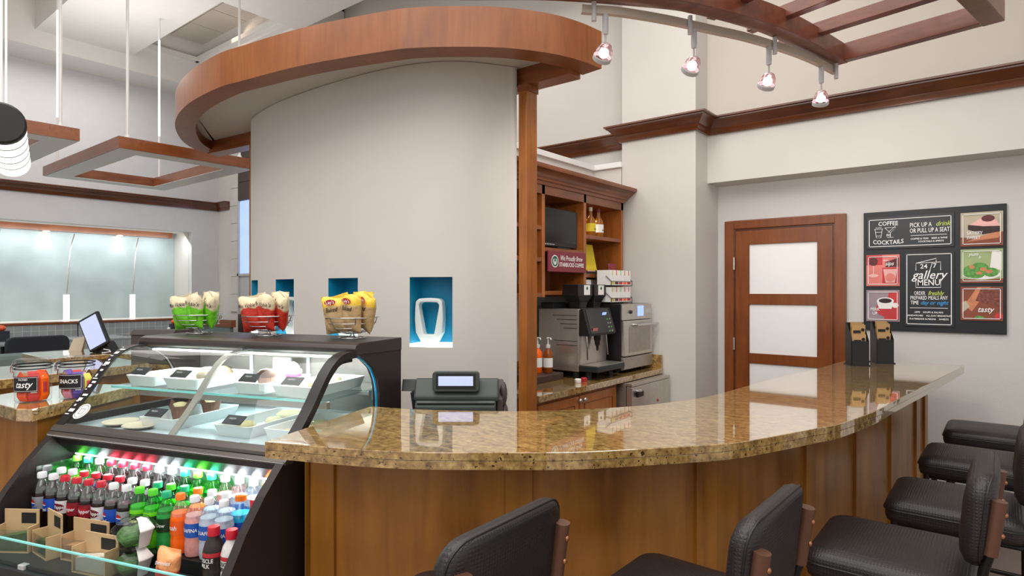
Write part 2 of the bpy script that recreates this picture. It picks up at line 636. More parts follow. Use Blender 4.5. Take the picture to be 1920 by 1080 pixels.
KIDS = {}
_TC = {}


def text_verts(s, size, shear=0., bold=0., spacing=1.):
    key = (s, shear, bold, spacing)
    if key not in _TC:
        cu = bpy.data.curves.new('lettering', 'FONT')
        cu.body = s; cu.size = 1; cu.shear = shear; cu.offset = bold
        cu.align_x = 'CENTER'; cu.align_y = 'CENTER'; cu.resolution_u = 2
        cu.space_character = spacing
        ob = bpy.data.objects.new('lettering', cu)
        COL.objects.link(ob)
        me = bpy.data.meshes.new_from_object(ob)
        vv = [tuple(v.co) for v in me.vertices]
        ww = 1.1 + .75 * len(s)
        _TC[key] = ([(min(max(a, -ww), ww), min(max(b, -.62 if any(q in s for q in 'gpqyjQ,') else -.37), .42), c) for a, b, c in vv], [tuple(p.vertices) for p in me.polygons])
        bpy.data.objects.remove(ob); bpy.data.meshes.remove(me); bpy.data.curves.remove(cu)
    v, f = _TC[key]
    return [(a * size, b * size, 0) for a, b, _ in v], f


def text(g, s, size, o, u=(1, 0, 0), w=(0, 0, 1), shear=0, bold=0, arc=0, spacing=1., cyl=0, sx=1., fit=None):
    """write s at o along u (reading way) and w (up); cyl bends the line round an upright cylinder of that radius whose axis is at o"""
    v, f = text_verts(s, size, shear, bold, spacing)
    if fit and v:
        wd = max(p[0] for p in v) - min(p[0] for p in v)
        sx = fit / wd
    o = Vector(o); u = Vector(u); w = Vector(w)
    out = []
    for a, b, _ in v:
        a *= sx
        if arc:
            b = b + arc * a * a
        if cyl:
            t = a / cyl
            nrm = u.cross(w)
            out.append(o + u * (cyl * math.sin(t)) + nrm * (cyl * math.cos(t)) + w * b)
        else:
            out.append(o + u * a + w * b)
    return g.add(out, f)


def frame_rect(g, x0, z0, x1, z1, t, y, d=.001, ax='y'):
    """thin printed outline on an upright plane"""
    for a, b, c, e in ((x0, z0, x1, z0 + t), (x0, z1 - t, x1, z1), (x0, z0, x0 + t, z1), (x1 - t, z0, x1, z1)):
        if ax == 'y': g.box(a, y - d, b, c, y, e)
        else: g.box(y, a, b, y + d, c, e)
    return g


# ---------------------------------------------------------------- structure: walls, floor, ceiling
o = struct(G().box(-11, -5, -.1, 4.5, 5.2, 0).build('floor', 'floor'))
struct(G().box(-2.0, 5.08, 0, 4.5, 5.25, 2.6).build('wall_right', 'wall_tex'))
struct(G().box(-9.75, 4.84, 0, -2.6, 5.0, 6.0).build('wall_rear', 'wall'))
struct(G().box(-2.6, 4.84, 2.39, 4.5, 5.3, 2.87).build('wall_soffit', 'wall'))
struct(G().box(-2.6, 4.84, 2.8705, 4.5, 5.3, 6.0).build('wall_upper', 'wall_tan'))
struct(G().box(-2.49, 4.60, 0, -1.855, 5.2, 6.0).build('wall_pilaster', 'wall'))
lw = G().box(-2.766, 4.60, 0, -2.497, 4.839, 2.56).build('wall_half_height', 'wall'); struct(lw)
struct(G().box(-2.90, 2.98, 0, -2.766, 4.839, 2.56).build('wall_partition', 'wall'))
struct(G().box(-2.91, 2.97, 2.56, -2.745, 4.60, 2.605).box(-2.745, 4.575, 2.56, -2.49, 4.85, 2.605).box(-2.91, 4.6, 2.56, -2.745, 4.85, 2.605)
       .build('trim_partition_cap', 'white_m', bevel=.004))


def crown(name, path, m, z0=2.767, h=.125, d=.11):
    """wood crown moulding swept along a 2-D path; the wall lies on the left of the walking direction"""
    prof = [(0, 0), (.018, 0), (.022, .02), (.03, .03), (.034, .045), (.055, .062), (.08, .092), (.095, .1), (.095, .108), (.11, .112), (.11, .125), (0, .125)]
    P = [Vector(p) for p in path]
    loops = []
    for i, p in enumerate(P):
        a = (P[i] - P[i - 1]).normalized() if i > 0 else None
        b = (P[i + 1] - P[i]).normalized() if i < len(P) - 1 else None
        na = Vector((a.y, -a.x)) if a else None
        nb = Vector((b.y, -b.x)) if b else None
        if na and nb:
            n = (na + nb).normalized(); n = n / max(.3, n.dot(na))
        else:
            n = na or nb
        loops.append([(p.x + n.x * q * d / .11, p.y + n.y * q * d / .11, z0 + w * h / .125) for q, w in prof])
    return struct(G().loft(loops).build(name, m, smooth=35))


crown('trim_crown_right', [(-8.1, 4.838), (-2.495, 4.838), (-2.495, 4.598), (-1.85, 4.598), (-1.85, 4.838), (4.4, 4.838)], 'wood_dark')
crown('trim_crown_seating', [(-9.648, -4.5), (-9.648, 4.698), (-9.25, 4.698)], 'wood_darky', z0=2.775, h=.12)
struct(G().box(-1.855, 5.055, 0, 4.5, 5.079, .1).build('baseboard_right', 'wall'))

# mural wall with its lit recess (y -4.6 .. 4.29, z 1.13 .. 2.42)
struct(G().box(-9.75, -5, 0, -9.65, 4.838, 1.1).box(-9.75, -5, 2.42, -9.65, 4.838, 6.0).box(-9.75, 4.29, 1.1, -9.65, 4.838, 2.42)
       .build('wall_left', 'wall_blue'))
struct(G().box(-10.3, -5, 1.1, -9.75, 4.285, 1.125).box(-10.3, -5, 2.425, -9.75, 4.285, 2.6).box(-10.3, 4.285, 1.1, -9.75, 4.4, 2.6)
       .build('wall_recess', 'wall'))
mur = G().box(-10.3, -5, 1.125, -10.24, 4.283, 2.425).build('wall_mural', 'mural'); struct(mur)
# ceiling
struct(G().box(-9.65, -5, 4.45, -9.04, 4.839, 5.3).build('ceiling_perimeter', 'ceil'))
cg = G()
cg.box(-9.04, 2.2, 4.65, -6.6, 3.25, 5.3)
cg.box(-6.6, -5, 4.65, -2.2, 4.18, 5.3)
cg.box(-9.04, 4.18, 4.65, -6.6, 4.83, 5.3)
cg.box(-9.04, -5, 4.65, -6.6, 1.0, 5.3)
struct(cg.build('ceiling', 'ceil'))
st = G().box(-9.04, 4.10, 4.72, -6.6, 4.18, 4.86).box(-9.04, 4.06, 4.8, -6.6, 4.18, 4.86).box(-9.04, 3.25, 4.8, -8.98, 4.18, 4.86)
struct(st.build('trim_coffer', 'ceil'))
ct = G().box(-9.04, 1.0, 5.1, -6.6, 4.83, 5.14).build('ceiling_coffer', 'ceil_tile'); struct(ct)
for i in range(4):
    for j in range(2):
        x0 = -9.03 + .61 * i; y0 = 3.255 + .47 * j
        G().box(x0 + .006, y0 + .006, 5.085, x0 + .604, y0 + .462, 5.1).build('ceiling_tile', 'ceil_tile', ct)
struct(G().box(-6.6, 4.18, 5.2, 4.5, 5.2, 5.3).box(-2.2, -5, 5.2, 4.5, 4.18, 5.3).build('ceiling_high', 'ceil'))
spot('coffer_downlight', (-8.0, 3.9, 5.0), (-7.6, 4.18, 4.7), 6, (1, .75, .55), 90)

# column with pale tiles and, beside it, the dark tiled strip with a window
struct(G().box(-9.649, 4.70, 0, -9.25, 4.839, 4.449).build('wall_column', 'wall'))
struct(G().box(-9.25, 4.70, 0, -8.2, 4.839, 4.6).build('wall_tiled', 'wall'))
tp = bpy.data.objects['wall_tiled']
for k in range(-4, 8):
    z = 2.28 + .267 * k
    G().box(-9.245, 4.675, z + .003, -8.985, 4.70, z + .264).build('tile', 'tile_l', tp)
for k in range(8):
    z = 2.875 + .27 * k
    for x in (-8.97, -8.56):
        G().box(x, 4.66, z + .003, x + .40, 4.70, z + .267).build('dark_tile', 'tile_d', tp)
for k in range(4):
    z = .1 + .27 * k
    for x in (-8.97, -8.56):
        G().box(x, 4.66, z + .003, x + .40, 4.70, z + .267).build('dark_tile', 'tile_d', tp)
wf = G().box(-8.985, 4.655, 1.19, -8.95, 4.70, 2.87).box(-8.2, 4.655, 1.19, -8.15, 4.70, 2.87).box(-8.985, 4.655, 1.75, -8.15, 4.70, 1.785).build('window_1', 'gray_l'); struct(wf)
G().box(-8.95, 4.68, 1.785, -8.2, 4.69, 2.87).build('pane', 'winglow', wf)
G().box(-8.95, 4.68, 1.19, -8.2, 4.69, 1.75).build('pane', 'gray_l', wf)

# ---------------------------------------------------------------- door and menu board wall
def door():
    f = G().box(-1.79, 5.045, 0, -1.715, 5.10, 2.096).box(-.973, 5.045, 0, -.898, 5.10, 2.096).box(-1.715, 5.045, 2.03, -.973, 5.10, 2.096)
    fr = struct(f.build('door_1', 'wood_door', bevel=.004))
    G().box(-1.715, 5.06, 0, -1.70, 5.08, 2.03).box(-.988, 5.06, 0, -.973, 5.08, 2.03).box(-1.70, 5.06, 2.015, -.988, 5.08, 2.03).build('door_stop', 'wood_dark', fr)
    g = G()
    x0, x1 = -1.70, -.988
    a, b = x0 + .105, x1 - .105
    zs = [(1.505, 1.90), (1.03, 1.42), (.56, .95), (.2, .48)]
    g.box(x0, 5.052, .01, a, 5.079, 2.012).box(b, 5.052, .01, x1, 5.079, 2.012)
    zz = [2.012] + [q for p in zs for q in (p[1], p[0])] + [.01]
    for i in range(0, len(zz), 2):
        g.box(a, 5.052, zz[i + 1], b, 5.079, zz[i])
    leaf = g.build('door_leaf', 'wood_door', fr, bevel=.002)
    for p in zs:
        G().box(a, 5.066, p[0], b, 5.074, p[1]).build('door_pane', 'frost', leaf)
    for z in (1.70, 1.05):
        G().lathe([(.008, 0), (.008, .1)], 10, (-1.712, 5.044, z)).build('hinge', 'steel', fr, smooth=40)


door()


def menu_board():
    t = thing('menu_board', 'large black chalkboard menu board with seven printed panels, hung beside the wooden door', 'sign', (-.384, 5.079, 1.669))
    # local: x along wall, y towards room is negative, z up
    W2, H2 = .403, .421
    G().box(-W2, -.02, -H2, W2, 0, H2).build('board', 'chalk', t, bevel=.003)
    Y = -.028
    def panel(x0, z0, x1, z1, m, nm='panel'):
        p = G().box(x0, Y, z0, x1, -.0195, z1).build(nm, m, t, bevel=.002)
        return p
    y = Y - .0006
    # coffee to cocktails
    p = panel(-.385, .155, .131, .385, 'chalk2', 'drinks_panel')
    frame_rect(G(), -.368, .172, .114, .366, .0045, y).build('outline', 'wprint', p)
    g = G()
    text(g, 'COFFEE', .041, (-.25, y, .334), bold=.012, arc=-.6, sx=.85)
    text(g, 'COCKTAILS', .041, (-.25, y, .200), bold=.012, arc=.8, sx=.85)
    text(g, 'to', .03, (-.25, y, .255), shear=.3, bold=.01)
    text(g, 'PICK UP A', .043, (-.058, y, .312), bold=.006, fit=.125)
    text(g, 'OR PULL UP A SEAT', .043, (-.008, y, .273), bold=.006, fit=.225)
    g.box(-.115, y - .001, .24, .09, y, .243)
    text(g, 'COFFEE & TEAS    BEER & WINE', .015, (-.012, y, .218), bold=.02)
    text(g, 'COCKTAILS & SPIRITS', .015, (-.0, y, .198), bold=.02)
    # cup and martini line drawings
    for q in ([(-.33, .298), (-.322, .236), (-.294, .236), (-.286, .298)], [(-.335, .298), (-.281, .298)], [(-.327, .308), (-.289, .308)], [(-.326, .276), (-.29, .276)], [(-.322, .25), (-.294, .25)],
              [(-.27, .305), (-.236, .268), (-.202, .305), (-.27, .305)], [(-.236, .268), (-.236, .236)], [(-.255, .236), (-.217, .236)], [(-.25, .27), (-.205, .315)]):
        g.tube([(a, y, b) for a, b in q], .0018, 4)
    g.build('lettering', 'wprint', p)
    text(G(), 'drink', .045, (.066, y, .314), shear=.35, bold=.006, fit=.082).build('lettering', 'gprint', p)
    # 24/7 gallery menu
    p = panel(-.155, -.385, .131, .125, 'chalk2', 'gallery_panel')
    frame_rect(G(), -.14, -.37, .116, .112, .0045, y).build('outline', 'wprint', p)
    g = G()
    text(g, '24', .042, (-.04, y, .026), bold=.012)
    text(g, '7', .042, (.021, y, .03), bold=.012)
    g.tube([(-.005, y, .0), (.008, y, .05)], .0022, 4)
    text(g, 'gallery', .082, (-.012, y, -.033), shear=.3, bold=.006, sx=.9)
    text(g, 'MENU', .058, (-.012, y, -.085), bold=.01, sx=.82)
    for q in ([(-.085, .0), (-.085, .05), (.055, .055), (.055, .0)], [(-.085, .05), (.03, .08), (.03, .056)], [(-.085, -.06), (-.085, -.118), (.055, -.118), (.055, -.06)]):
        g.tube([(a, y, b) for a, b in q], .0026, 4)
    text(g, 'ORDER', .036, (-.064, y, -.157), bold=.003, fit=.064)
    text(g, 'PREPARED MEALS ANY', .036, (-.012, y, -.189), bold=.003, fit=.212)
    text(g, 'TIME', .036, (-.093, y, -.222), bold=.01, fit=.046)
    g.box(-.12, y - .001, -.259, .095, y, -.256)
    for i, s in enumerate(('APPS    SOUPS & SALADS', 'SANDWICHES    ALL-DAY BREAKFAST', 'FLATBREADS & PIZZAS    SWEETS')):
        text(g, s, .015, (-.012, y, -.287 - .023 * i), bold=.02)
    g.build('lettering', 'wprint', p)
    text(G(), 'freshly', .042, (.026, y, -.157), shear=.35, bold=.008, fit=.09).build('lettering', 'gprint', p)
    text(G(), 'day or night', .04, (.018, y, -.222), shear=.35, bold=.006, fit=.155).build('lettering', 'bprint', p)
    # food pictures
    def pic(x0, z0, x1, z1, col, shapes, words):
        p = panel(x0, z0, x1, z1, col, 'picture_panel')
        cnt = 0
        for k, (m, sh) in enumerate(shapes):
            for s_ in sh:
                cnt += 1
                g = G(); yy = y - .00025 * cnt
                if s_[0] == 'e':
                    g.disc((x0 + s_[1], yy, z0 + s_[2]), s_[3], 14, s_[4], 'y')
                else:
                    o_ = len(g.v); g.v += [(x0 + a, yy, z0 + b) for a, b in s_[1]]; g.f.append(tuple(range(o_, o_ + len(s_[1]))))
                g.build('print', m, p)
        yy = y - .0045
        frame_rect(G(), x0 + .012, z0 + .012, x1 - .012, z1 - .012, .004, yy).build('outline', 'wprint', p)
        g = G()
        for s_, sz, a, b, sh in words:
            text(g, s_, sz, (x0 + a, yy, z0 + b), shear=sh, bold=.012, sx=.85)
        g.build('lettering', 'wprint', p)
    S = .222
    rim = lambda m: M[m]
    M['pk_bg'] = mat('print_soft_red', 'e08078', .5, var=.12, scale=9); M['pr'] = mat('print_red', 'c5383c', .5, var=.12, scale=9)
    M['pdk'] = mat('print_dark_red', '5c2528', .5, var=.2); M['pp'] = mat('print_pink', 'eab4ae', .5, var=.1); M['ptan'] = mat('print_tan', 'b9ae98', .5, var=.1)
    M['pgr'] = mat('print_pale_green', '9fb07c', .5, var=.08); M['plf'] = mat('print_leaf', '5d9a48', .5, var=.3, scale=60); M['por'] = mat('print_orange', 'c9835c', .5, var=.15, scale=30)
    M['pbr'] = mat('print_brown', '8a4a34', .5, var=.1); M['pcho'] = mat('print_chocolate', '33211d', .5, var=.2, scale=40); M['pnut'] = mat('print_nut_brown', '7c4538', .5, var=.5, scale=70)
    M['pgy'] = mat('print_grey', '9a8a94', .5, var=.1)
    pic(.163, .153, .163 + S, .153 + S, 'ptan', [('pbr', [('p', [(.0, .0), (S, .0), (S, .09), (.11, .05), (0, .06)])]), ('por', [('p', [(.03, .03), (.2, .05), (.215, .1), (.1, .06)])]),
        ('pcho', [('p', [(.04, .14), (.04, .11), (.12, .075), (.21, .09), (.21, .125)])]), ('pp', [('p', [(.05, .14), (.1, .18), (.15, .19), (.19, .16), (.21, .125), (.12, .128)])]), ('pdk', [('e', .145, .178, .035, .022)])],
        [('SATISFY', .028, .075, .085, 0), ('SWEET', .028, .07, .055, 0)])
    pic(.163, -.089, .163 + S, -.089 + S, 'pgr', [('paper', [('p', [(.155, .1), (.165, .21), (.215, .2), (.215, .08)]), ('e', .11, .055, .1, .032)]), ('pbr', [('p', [(0, 0), (S, 0), (S, .03), (.11, .018), (0, .03)])]),
        ('plf', [('e', .05, .075, .04, .04), ('e', .1, .09, .05, .045), ('e', .16, .07, .04, .03), ('e', .08, .06, .05, .03)]), ('por', [('e', .06, .105, .016, .012), ('e', .12, .09, .018, .012), ('e', .15, .075, .02, .012), ('e', .1, .065, .018, .01)])],
        [('yum', .034, .068, .188, .35), ('it', .03, .1, .168, .35)])
    pic(.163, -.335, .163 + S, -.335 + S, 'pbr', [('por', [('p', [(.02, .1), (.09, .22), (.16, .22), (.06, .06)])]), ('pnut', [('p', [(.08, .13), (.11, .215), (.215, .215), (.215, .09)])]), ('pr', [('e', .2, .03, .022, .022)]), ('plf', [('e', .1, .02, .025, .012)]), ('ptan', [('p', [(.01, .05), (.05, .09), (.03, .13), (.01, .12)])])],
        [('tasty', .05, .13, .072, .35)])
    pic(-.385, -.107, -.385 + .205, -.107 + S, 'pk_bg', [('pr', [('p', [(0, .15), (.1, .15), (.1, .22), (0, .22)]), ('p', [(.1, .02), (.2, .02), (.2, .13), (.1, .13)])]), ('pp', [('p', [(.105, .12), (.12, .025), (.175, .025), (.19, .12)]), ('e', .045, .075, .03, .012), ('p', [(.042, .08), (.048, .08), (.048, .15), (.042, .15)])]), ('pdk', [('e', .045, .175, .028, .03), ('p', [(.12, .135), (.2, .135), (.2, .2), (.12, .17)])]), ('pk_bg', [('e', .148, .06, .03, .03)])],
        [('sips', .04, .143, .158, .3), ('savor', .016, .12, .182, .3)])
    pic(-.385, -.357, -.385 + .205, -.357 + S, 'pgy', [('pr', [('p', [(.11, .01), (.2, .01), (.2, .21), (.14, .21)]), ('e', .12, .09, .06, .055)]), ('paper', [('p', [(.065, .145), (.08, .09), (.155, .09), (.17, .145)]), ('e', .118, .145, .053, .026), ('e', .178, .115, .02, .018)]), ('pcho', [('e', .118, .147, .04, .017)])],
        [('PERK', .03, .055, .085, 0), ('UP', .03, .055, .056, 0)])


menu_board()

# ---------------------------------------------------------------- curved drum wall with lit niches, canopy, post
WP = catmull([(-2.163, 2.757), (-2.343, 2.498), (-2.561, 2.366), (-2.858, 2.294), (-3.2, 2.262), (-3.509, 2.255), (-3.867, 2.27), (-4.25, 2.335), (-4.40, 2.385)], 12)
wp = Path(WP)
OFF = .0473          # start of this path relative to the surveyed one
NICHE = [(.371, .623), (1.003, 1.269), (1.643, 1.883), (2.212, 2.40)]
NZ0, NZ1 = 1.227, 1.606


def drum():
    cuts = sorted(set([0, wp.L] + [q for p in NICHE for q in p]))
    g = G()
    TH = .16
    for a, b in zip(cuts[:-1], cuts[1:]):
        pts = wp.seg(a, b, .06)
        niche = any(abs(a - p[0]) < 1e-6 for p in NICHE)
        zs = [(0, NZ0), (NZ1, 2.80)] if niche else [(0, NZ0), (NZ0, NZ1), (NZ1, 2.80)]
        for z0, z1 in zs:
            g.grid([[(p.x, p.y, z) for p in pts] for z in (z0, z1)])
    back = offset(WP, -TH)          # behind (away from the camera)
    if (back[30] - Vector((-3.3, 3.5))).length > (WP[30] - Vector((-3.3, 3.5))).length:
        back = offset(WP, TH)
    g.grid([[(p.x, p.y, z) for p in back] for z in (0, 2.80)])
    for e in (0, -1):
        g.add([(WP[e].x, WP[e].y, 0), (back[e].x, back[e].y, 0), (back[e].x, back[e].y, 2.8), (WP[e].x, WP[e].y, 2.8)], [(0, 1, 2, 3)])
    w = struct(g.build('wall_drum', 'wall', smooth=50))
    bp = Path(back)
    for a, b in NICHE:
        fr = wp.seg(a, b, .06)
        k0 = wp.p
        d = []
        for p in fr:
            q = min(back, key=lambda r: (r - p).length)
            d.append(p.lerp(q, .86))
        n = G()
        n.grid([[(p.x, p.y, z) for p in d] for z in (NZ0, NZ1)])
        for e in (0, -1):
            n.add([(fr[e].x, fr[e].y, NZ0), (d[e].x, d[e].y, NZ0), (d[e].x, d[e].y, NZ1), (fr[e].x, fr[e].y, NZ1)], [(0, 1, 2, 3)])
        n.grid([[(p.x, p.y, NZ1) for p in fr], [(p.x, p.y, NZ1) for p in d]])
        n.build('niche', 'teal', w)
        loops = [[(p.x, p.y, NZ0 - .012), (q.x, q.y, NZ0 - .012), (q.x, q.y, NZ0 + .006), (p.x, p.y, NZ0 + .006)] for p, q in zip(fr, d)]
        G().loft(loops).build('lit_sill', 'glow', w)
        # glass ornament standing in the niche
        m = fr[len(fr) // 2].lerp(d[len(d) // 2], .5)
        t = (fr[-1] - fr[0]).normalized()
        yield m, math.atan2(t.y, t.x)


ORN = None
for i, (m, rz) in enumerate(drum()):
    lab = ['frosted white glass ring vase in the fully visible lit teal niche', 'frosted white glass ring vase in lit niche behind the yellow chip basket',
           'frosted white glass ring vase in lit niche behind the red chip basket', 'frosted white glass ring vase in the narrow niche at the drum wall edge'][i]
    if ORN is None:
        ORN = thing('glass_vase', lab, 'vase', (m.x, m.y, NZ0 + .0062), rz, 'glass vases in the lit niches')
        outer = [(-.045, .004), (-.078, .06), (-.084, .13), (-.082, .2), (-.078, .235), (-.06, .252), (0, .256), (.06, .252), (.078, .235), (.082, .2), (.084, .13), (.078, .06), (.045, .004)]
        inner = [(-.03, .05), (-.037, .08), (-.046, .13), (-.057, .19), (-.061, .215), (-.05, .23), (0, .232), (.05, .23), (.061, .215), (.057, .19), (.046, .13), (.037, .08), (.03, .05)]
        g = G()
        loops = []
        n = len(outer)
        for k in range(n + 1):
            j = k % n
            (a, b), (c, d) = outer[j], inner[j]
            loops.append([(a, -.03, b), (c, -.03, d), (c, .03, d), (a, .03, b)])
        g.loft(loops, caps=False)
        g.build('ring', 'ornament', ORN, bevel=.006)
        G().lathe([(.04, 0), (.042, .01), (.03, .02)], 16).build('foot', 'ornament', ORN, smooth=40)
    else:
        dup(ORN, (m.x, m.y, NZ0 + .0062), rz, lab)

cout = catmull([(-1.696, 2.905), (-1.725, 2.73), (-1.788, 2.558), (-1.919, 2.365), (-2.079, 2.217), (-2.261, 2.088), (-2.426, 2.014), (-2.908, 1.872), (-3.377, 1.795), (-3.665, 1.765), (-4.152, 1.807), (-4.625, 1.94), (-5.047, 2.152), (-5.299, 2.341), (-5.423, 2.521), (-5.40, 2.62)], 8)
cin = offset(cout, .135)
if (cin[60] - Vector((-3.5, 3.5))).length > (cout[60] - Vector((-3.5, 3.5))).length:
    cin = offset(cout, -.135)
can = thing('canopy', 'big curved cherry wood canopy ring with white soffit over the drum wall', 'canopy', (0, 0, 0))
G().band(cout, cin, 2.73, 2.93).build('curved_fascia', 'wood_band', can, smooth=35)
sof = [(p.x, p.y) for p in offset(cout, .13 if (offset(cout, .13)[60] - Vector((-3.5, 3.5))).length < (cout[60] - Vector((-3.5, 3.5))).length else -.13)]
G().prism(sof, 2.803, 2.83).build('soffit_panel', 'wall', can)
ch = [(-1.70, 2.905), (-1.70, 2.79), (-2.2, 2.79), (-5.39, 2.50), (-5.39, 2.62), (-2.2, 2.905)]
G().prism([(-1.83, 2.905), (-1.83, 2.79), (-2.2, 2.79), (-4.6, 2.56), (-5.30, 2.50), (-5.38, 2.62), (-4.6, 2.68), (-2.2, 2.905)], 2.70, 2.928).build('chord_beam', 'wood_h', can, bevel=.003)
post = thing('wood_post', 'tall square cherry wood post at the end of the drum wall', 'post', (-2.12, 2.815, 0))
G().box(-.036, -.052, 0, .022, .05, 2.699).build('shaft', 'wood_v', post, bevel=.004)
G().box(-.040, -.056, 2.66, .028, .054, 2.698).build('capital', 'wood_h', post)
ep = thing('edge_post', 'slim cherry wood edge strip closing the far end of the drum wall', 'post', (-4.43, 2.45, 0))
G().box(-.02, -.05, 0, .02, .15, 2.698).build('strip', 'wood_v', ep)

# ---------------------------------------------------------------- the curved granite bar
BF = catmull([(-1.758, .997), (-1.485, 1.107), (-1.308, 1.202), (-1.119, 1.346), (-.951, 1.485), (-.775, 1.692), (-.641, 1.867), (-.557, 2.057), (-.492, 2.231), (-.439, 2.379), (-.38, 2.717), (-.35, 3.05), (-.268, 3.844), (-.186, 4.705)], 8)
BB = catmull([(-1.968, 1.568), (-1.781, 1.637), (-1.532, 1.791), (-1.37, 1.93), (-1.19, 2.159), (-1.084, 2.366), (-1.0, 2.66), (-.945, 3.323), (-.87, 3.879), (-.796, 4.737)], 8)
bar = thing('bar_counter', 'long curved bar with polished golden granite top and wood panelled front', 'bar counter', (0, 0, 0))
top = [(p.x, p.y) for p in BF] + [(p.x, p.y) for p in reversed(BB)]
G().prism(top, 1.0455, 1.07).build('countertop', 'granite', bar, bevel=.002)
G().prism([(p.x, p.y) for p in offset(BF, .0015)] + [(p.x, p.y) for p in reversed(offset(BB, -.0015))], 1.02, 1.045).build('edge_build_up', 'granite', bar, bevel=.0007)
face = offset(BF, .20)
fp = Path(face)
inner_ = offset(BF, .26)
G().band(face, inner_, .09, 1.02).build('front_panel', 'wood_bar', bar, smooth=30)
G().band(offset(BF, .24), offset(BF, .27), 0, .09).build('toe_kick', 'wood_dark', bar, smooth=30)
for a, b in ((.03, .12), (.69, .775), (1.33, 1.42), (1.95, 2.035), (2.57, 2.655), (3.18, 3.265), (3.78, 3.865), (4.02, 4.10)):
    pts = fp.seg(a, b, .03)
    G().band(offset(pts, -.014), offset(pts, .002), .09, 1.019).build('stile', 'wood_bar', bar, bevel=.002)
a0, t0 = fp.at(0.005)
e0 = BB[0]
dv = (e0 - a0).normalized()
G().prism([(a0.x, a0.y), (a0.x + dv.x * .42, a0.y + dv.y * .42), (a0.x + dv.x * .42 + .03, a0.y + dv.y * .42 - .01), (a0.x + .03, a0.y - .01)], 0, 1.019).build('end_panel', 'wood_bar', bar)
WKB = offset(BB, .02)
wk = [(p.x, p.y) for p in offset(BB, .12)[2:40]] + [(p.x, p.y) for p in reversed(offset(BB, -.18)[2:40])]
svc = thing('service_worktop', 'low dark worktop on the staff side behind the curved bar', 'worktop', (0, 0, 0))
G().prism([(p.x, p.y) for p in offset(BB, .46)[2:34]] + [(p.x, p.y) for p in reversed(offset(BB, .03)[2:34])], .0, .84).build('base', 'wood_bar', svc)
G().prism([(p.x, p.y) for p in offset(BB, .50)[2:34]] + [(p.x, p.y) for p in reversed(offset(BB, .02)[2:34])], .84, .87).build('slab', 'granite', svc)

# ---------------------------------------------------------------- refrigerated display case
RZ = math.radians(18.06)
CO = Vector((-2.068, 1.812, 0))
CM = Matrix.Translation(CO) @ Matrix.Rotation(RZ, 4, 'Z')


def cw(x, y, z):
    return tuple(CM @ Vector((x, y, z)))


L = 1.15
case = thing('display_case', 'dark refrigerated display case with curved glass front, pastries above and drinks below', 'display case', tuple(CO), RZ)
front_low = [(-.64, 1.02), (-.69, .995), (-.735, .968), (-.825, .882), (-.90, .793), (-.968, .69), (-.992, .58), (-.995, .40), (-.95, .1), (-.9, 0)]
arcb = [(-.33, 1.279), (-.27, 1.254), (-.217, 1.216), (-.185, 1.165), (-.172, 1.11), (-.169, 1.02)]
end_poly = [(0, 0), (0, 1.325), (-.30, 1.325), (-.335, 1.305)] + arcb + front_low
for x0, x1 in ((-.032, 0), (-L, -L + .032)):
    G().prism(end_poly, x0, x1, 'x').build('end_panel', 'case', case)
gp = [(-.337, 1.283), (-.40, 1.281), (-.45, 1.264), (-.50, 1.225), (-.545, 1.172), (-.585, 1.12), (-.63, 1.07), (-.665, 1.035), (-.703, .997)]
gfine = [(p.x, p.y) for p in catmull(gp, 4)]
for x in (-.016, -L + .016):
    G().add([(x, a, b) for a, b in gfine[:-7] + [(-.645, 1.02)] + arcb[::-1]], [tuple(range(len(gfine) - 7 + 1 + len(arcb)))]).build('end_glass', 'glass', case)
    G().tube([(x, a, b) for a, b in catmull(arcb, 4)] if False else [(x, p.x, p.y) for p in catmull(arcb, 4)], .006, 6).build('glass_rim', mat('blue_glass_edge', '2f8fbc', .2) if x > -.5 else 'steel', case, smooth=40)
G().grid([[(x, a, b) for a, b in gfine] for x in (-L, -.55, 0)]).build('front_glass', 'glass_case', case, smooth=60)


def arcband(x0, x1, pr, d0, d1):
    """curved strip following the glass profile between two normal offsets"""
    V = [Vector(p) for p in pr]
    a = offset(V, d0); b = offset(V, d1)
    return G().loft([[(x0, p.x, p.y), (x1, p.x, p.y), (x1, q.x, q.y), (x0, q.x, q.y)] for p, q in zip(a, b)])


arcband(-.04, .004, gfine, -.012, .014).build('glass_frame', 'black', case, smooth=40)
arcband(-.034, -.016, gfine, .016, .030).build('glass_gasket', 'blackm', case, smooth=40)
arcband(-.565, -.535, gfine, .002, .010).build('glass_joint', 'steel', case, smooth=40)
arcband(-L - .002, -L + .045, gfine, -.006, -.001).build('glass_frame', 'black', case, smooth=40)
# white decal marks on the far glass band
dg = G()
gv = [Vector(p) for p in gfine]
gq = Path(gv)
for k in range(19):
    s_ = .09 + .019 * k + .004 * math.sin(5 * k)
    p, t = gq.at(s_); q, _ = gq.at(s_ + .004 + .005 * ((k * 7) % 3))
    x0 = -L + .007 + .005 * ((k * 5) % 3)
    x1 = x0 + .010 + .006 * ((k * 3) % 4)
    nn = Vector((t.y, -t.x)) * .009
    if nn.x > 0: nn = -nn
    dg.add([(x0, p.x + nn.x, p.y + nn.y), (x1, p.x + nn.x, p.y + nn.y), (x1, q.x + nn.x, q.y + nn.y), (x0, q.x + nn.x, q.y + nn.y)], [(0, 1, 2, 3)])
dg.build('decal_lettering', 'wprint', case)
p, t = gq.at(gq.L - .075)
sm = Matrix.Translation((-L + .075, p.x - .006, p.y - .003)) @ Matrix.Rotation(math.atan2(-t.y, -t.x), 4, 'X')
G().disc((0, 0, 0), .036, 24).xf(sm).build('round_sticker', 'paper', case)
sk = G().ring((0, 0, .0), .029, .0012, 24, 4)
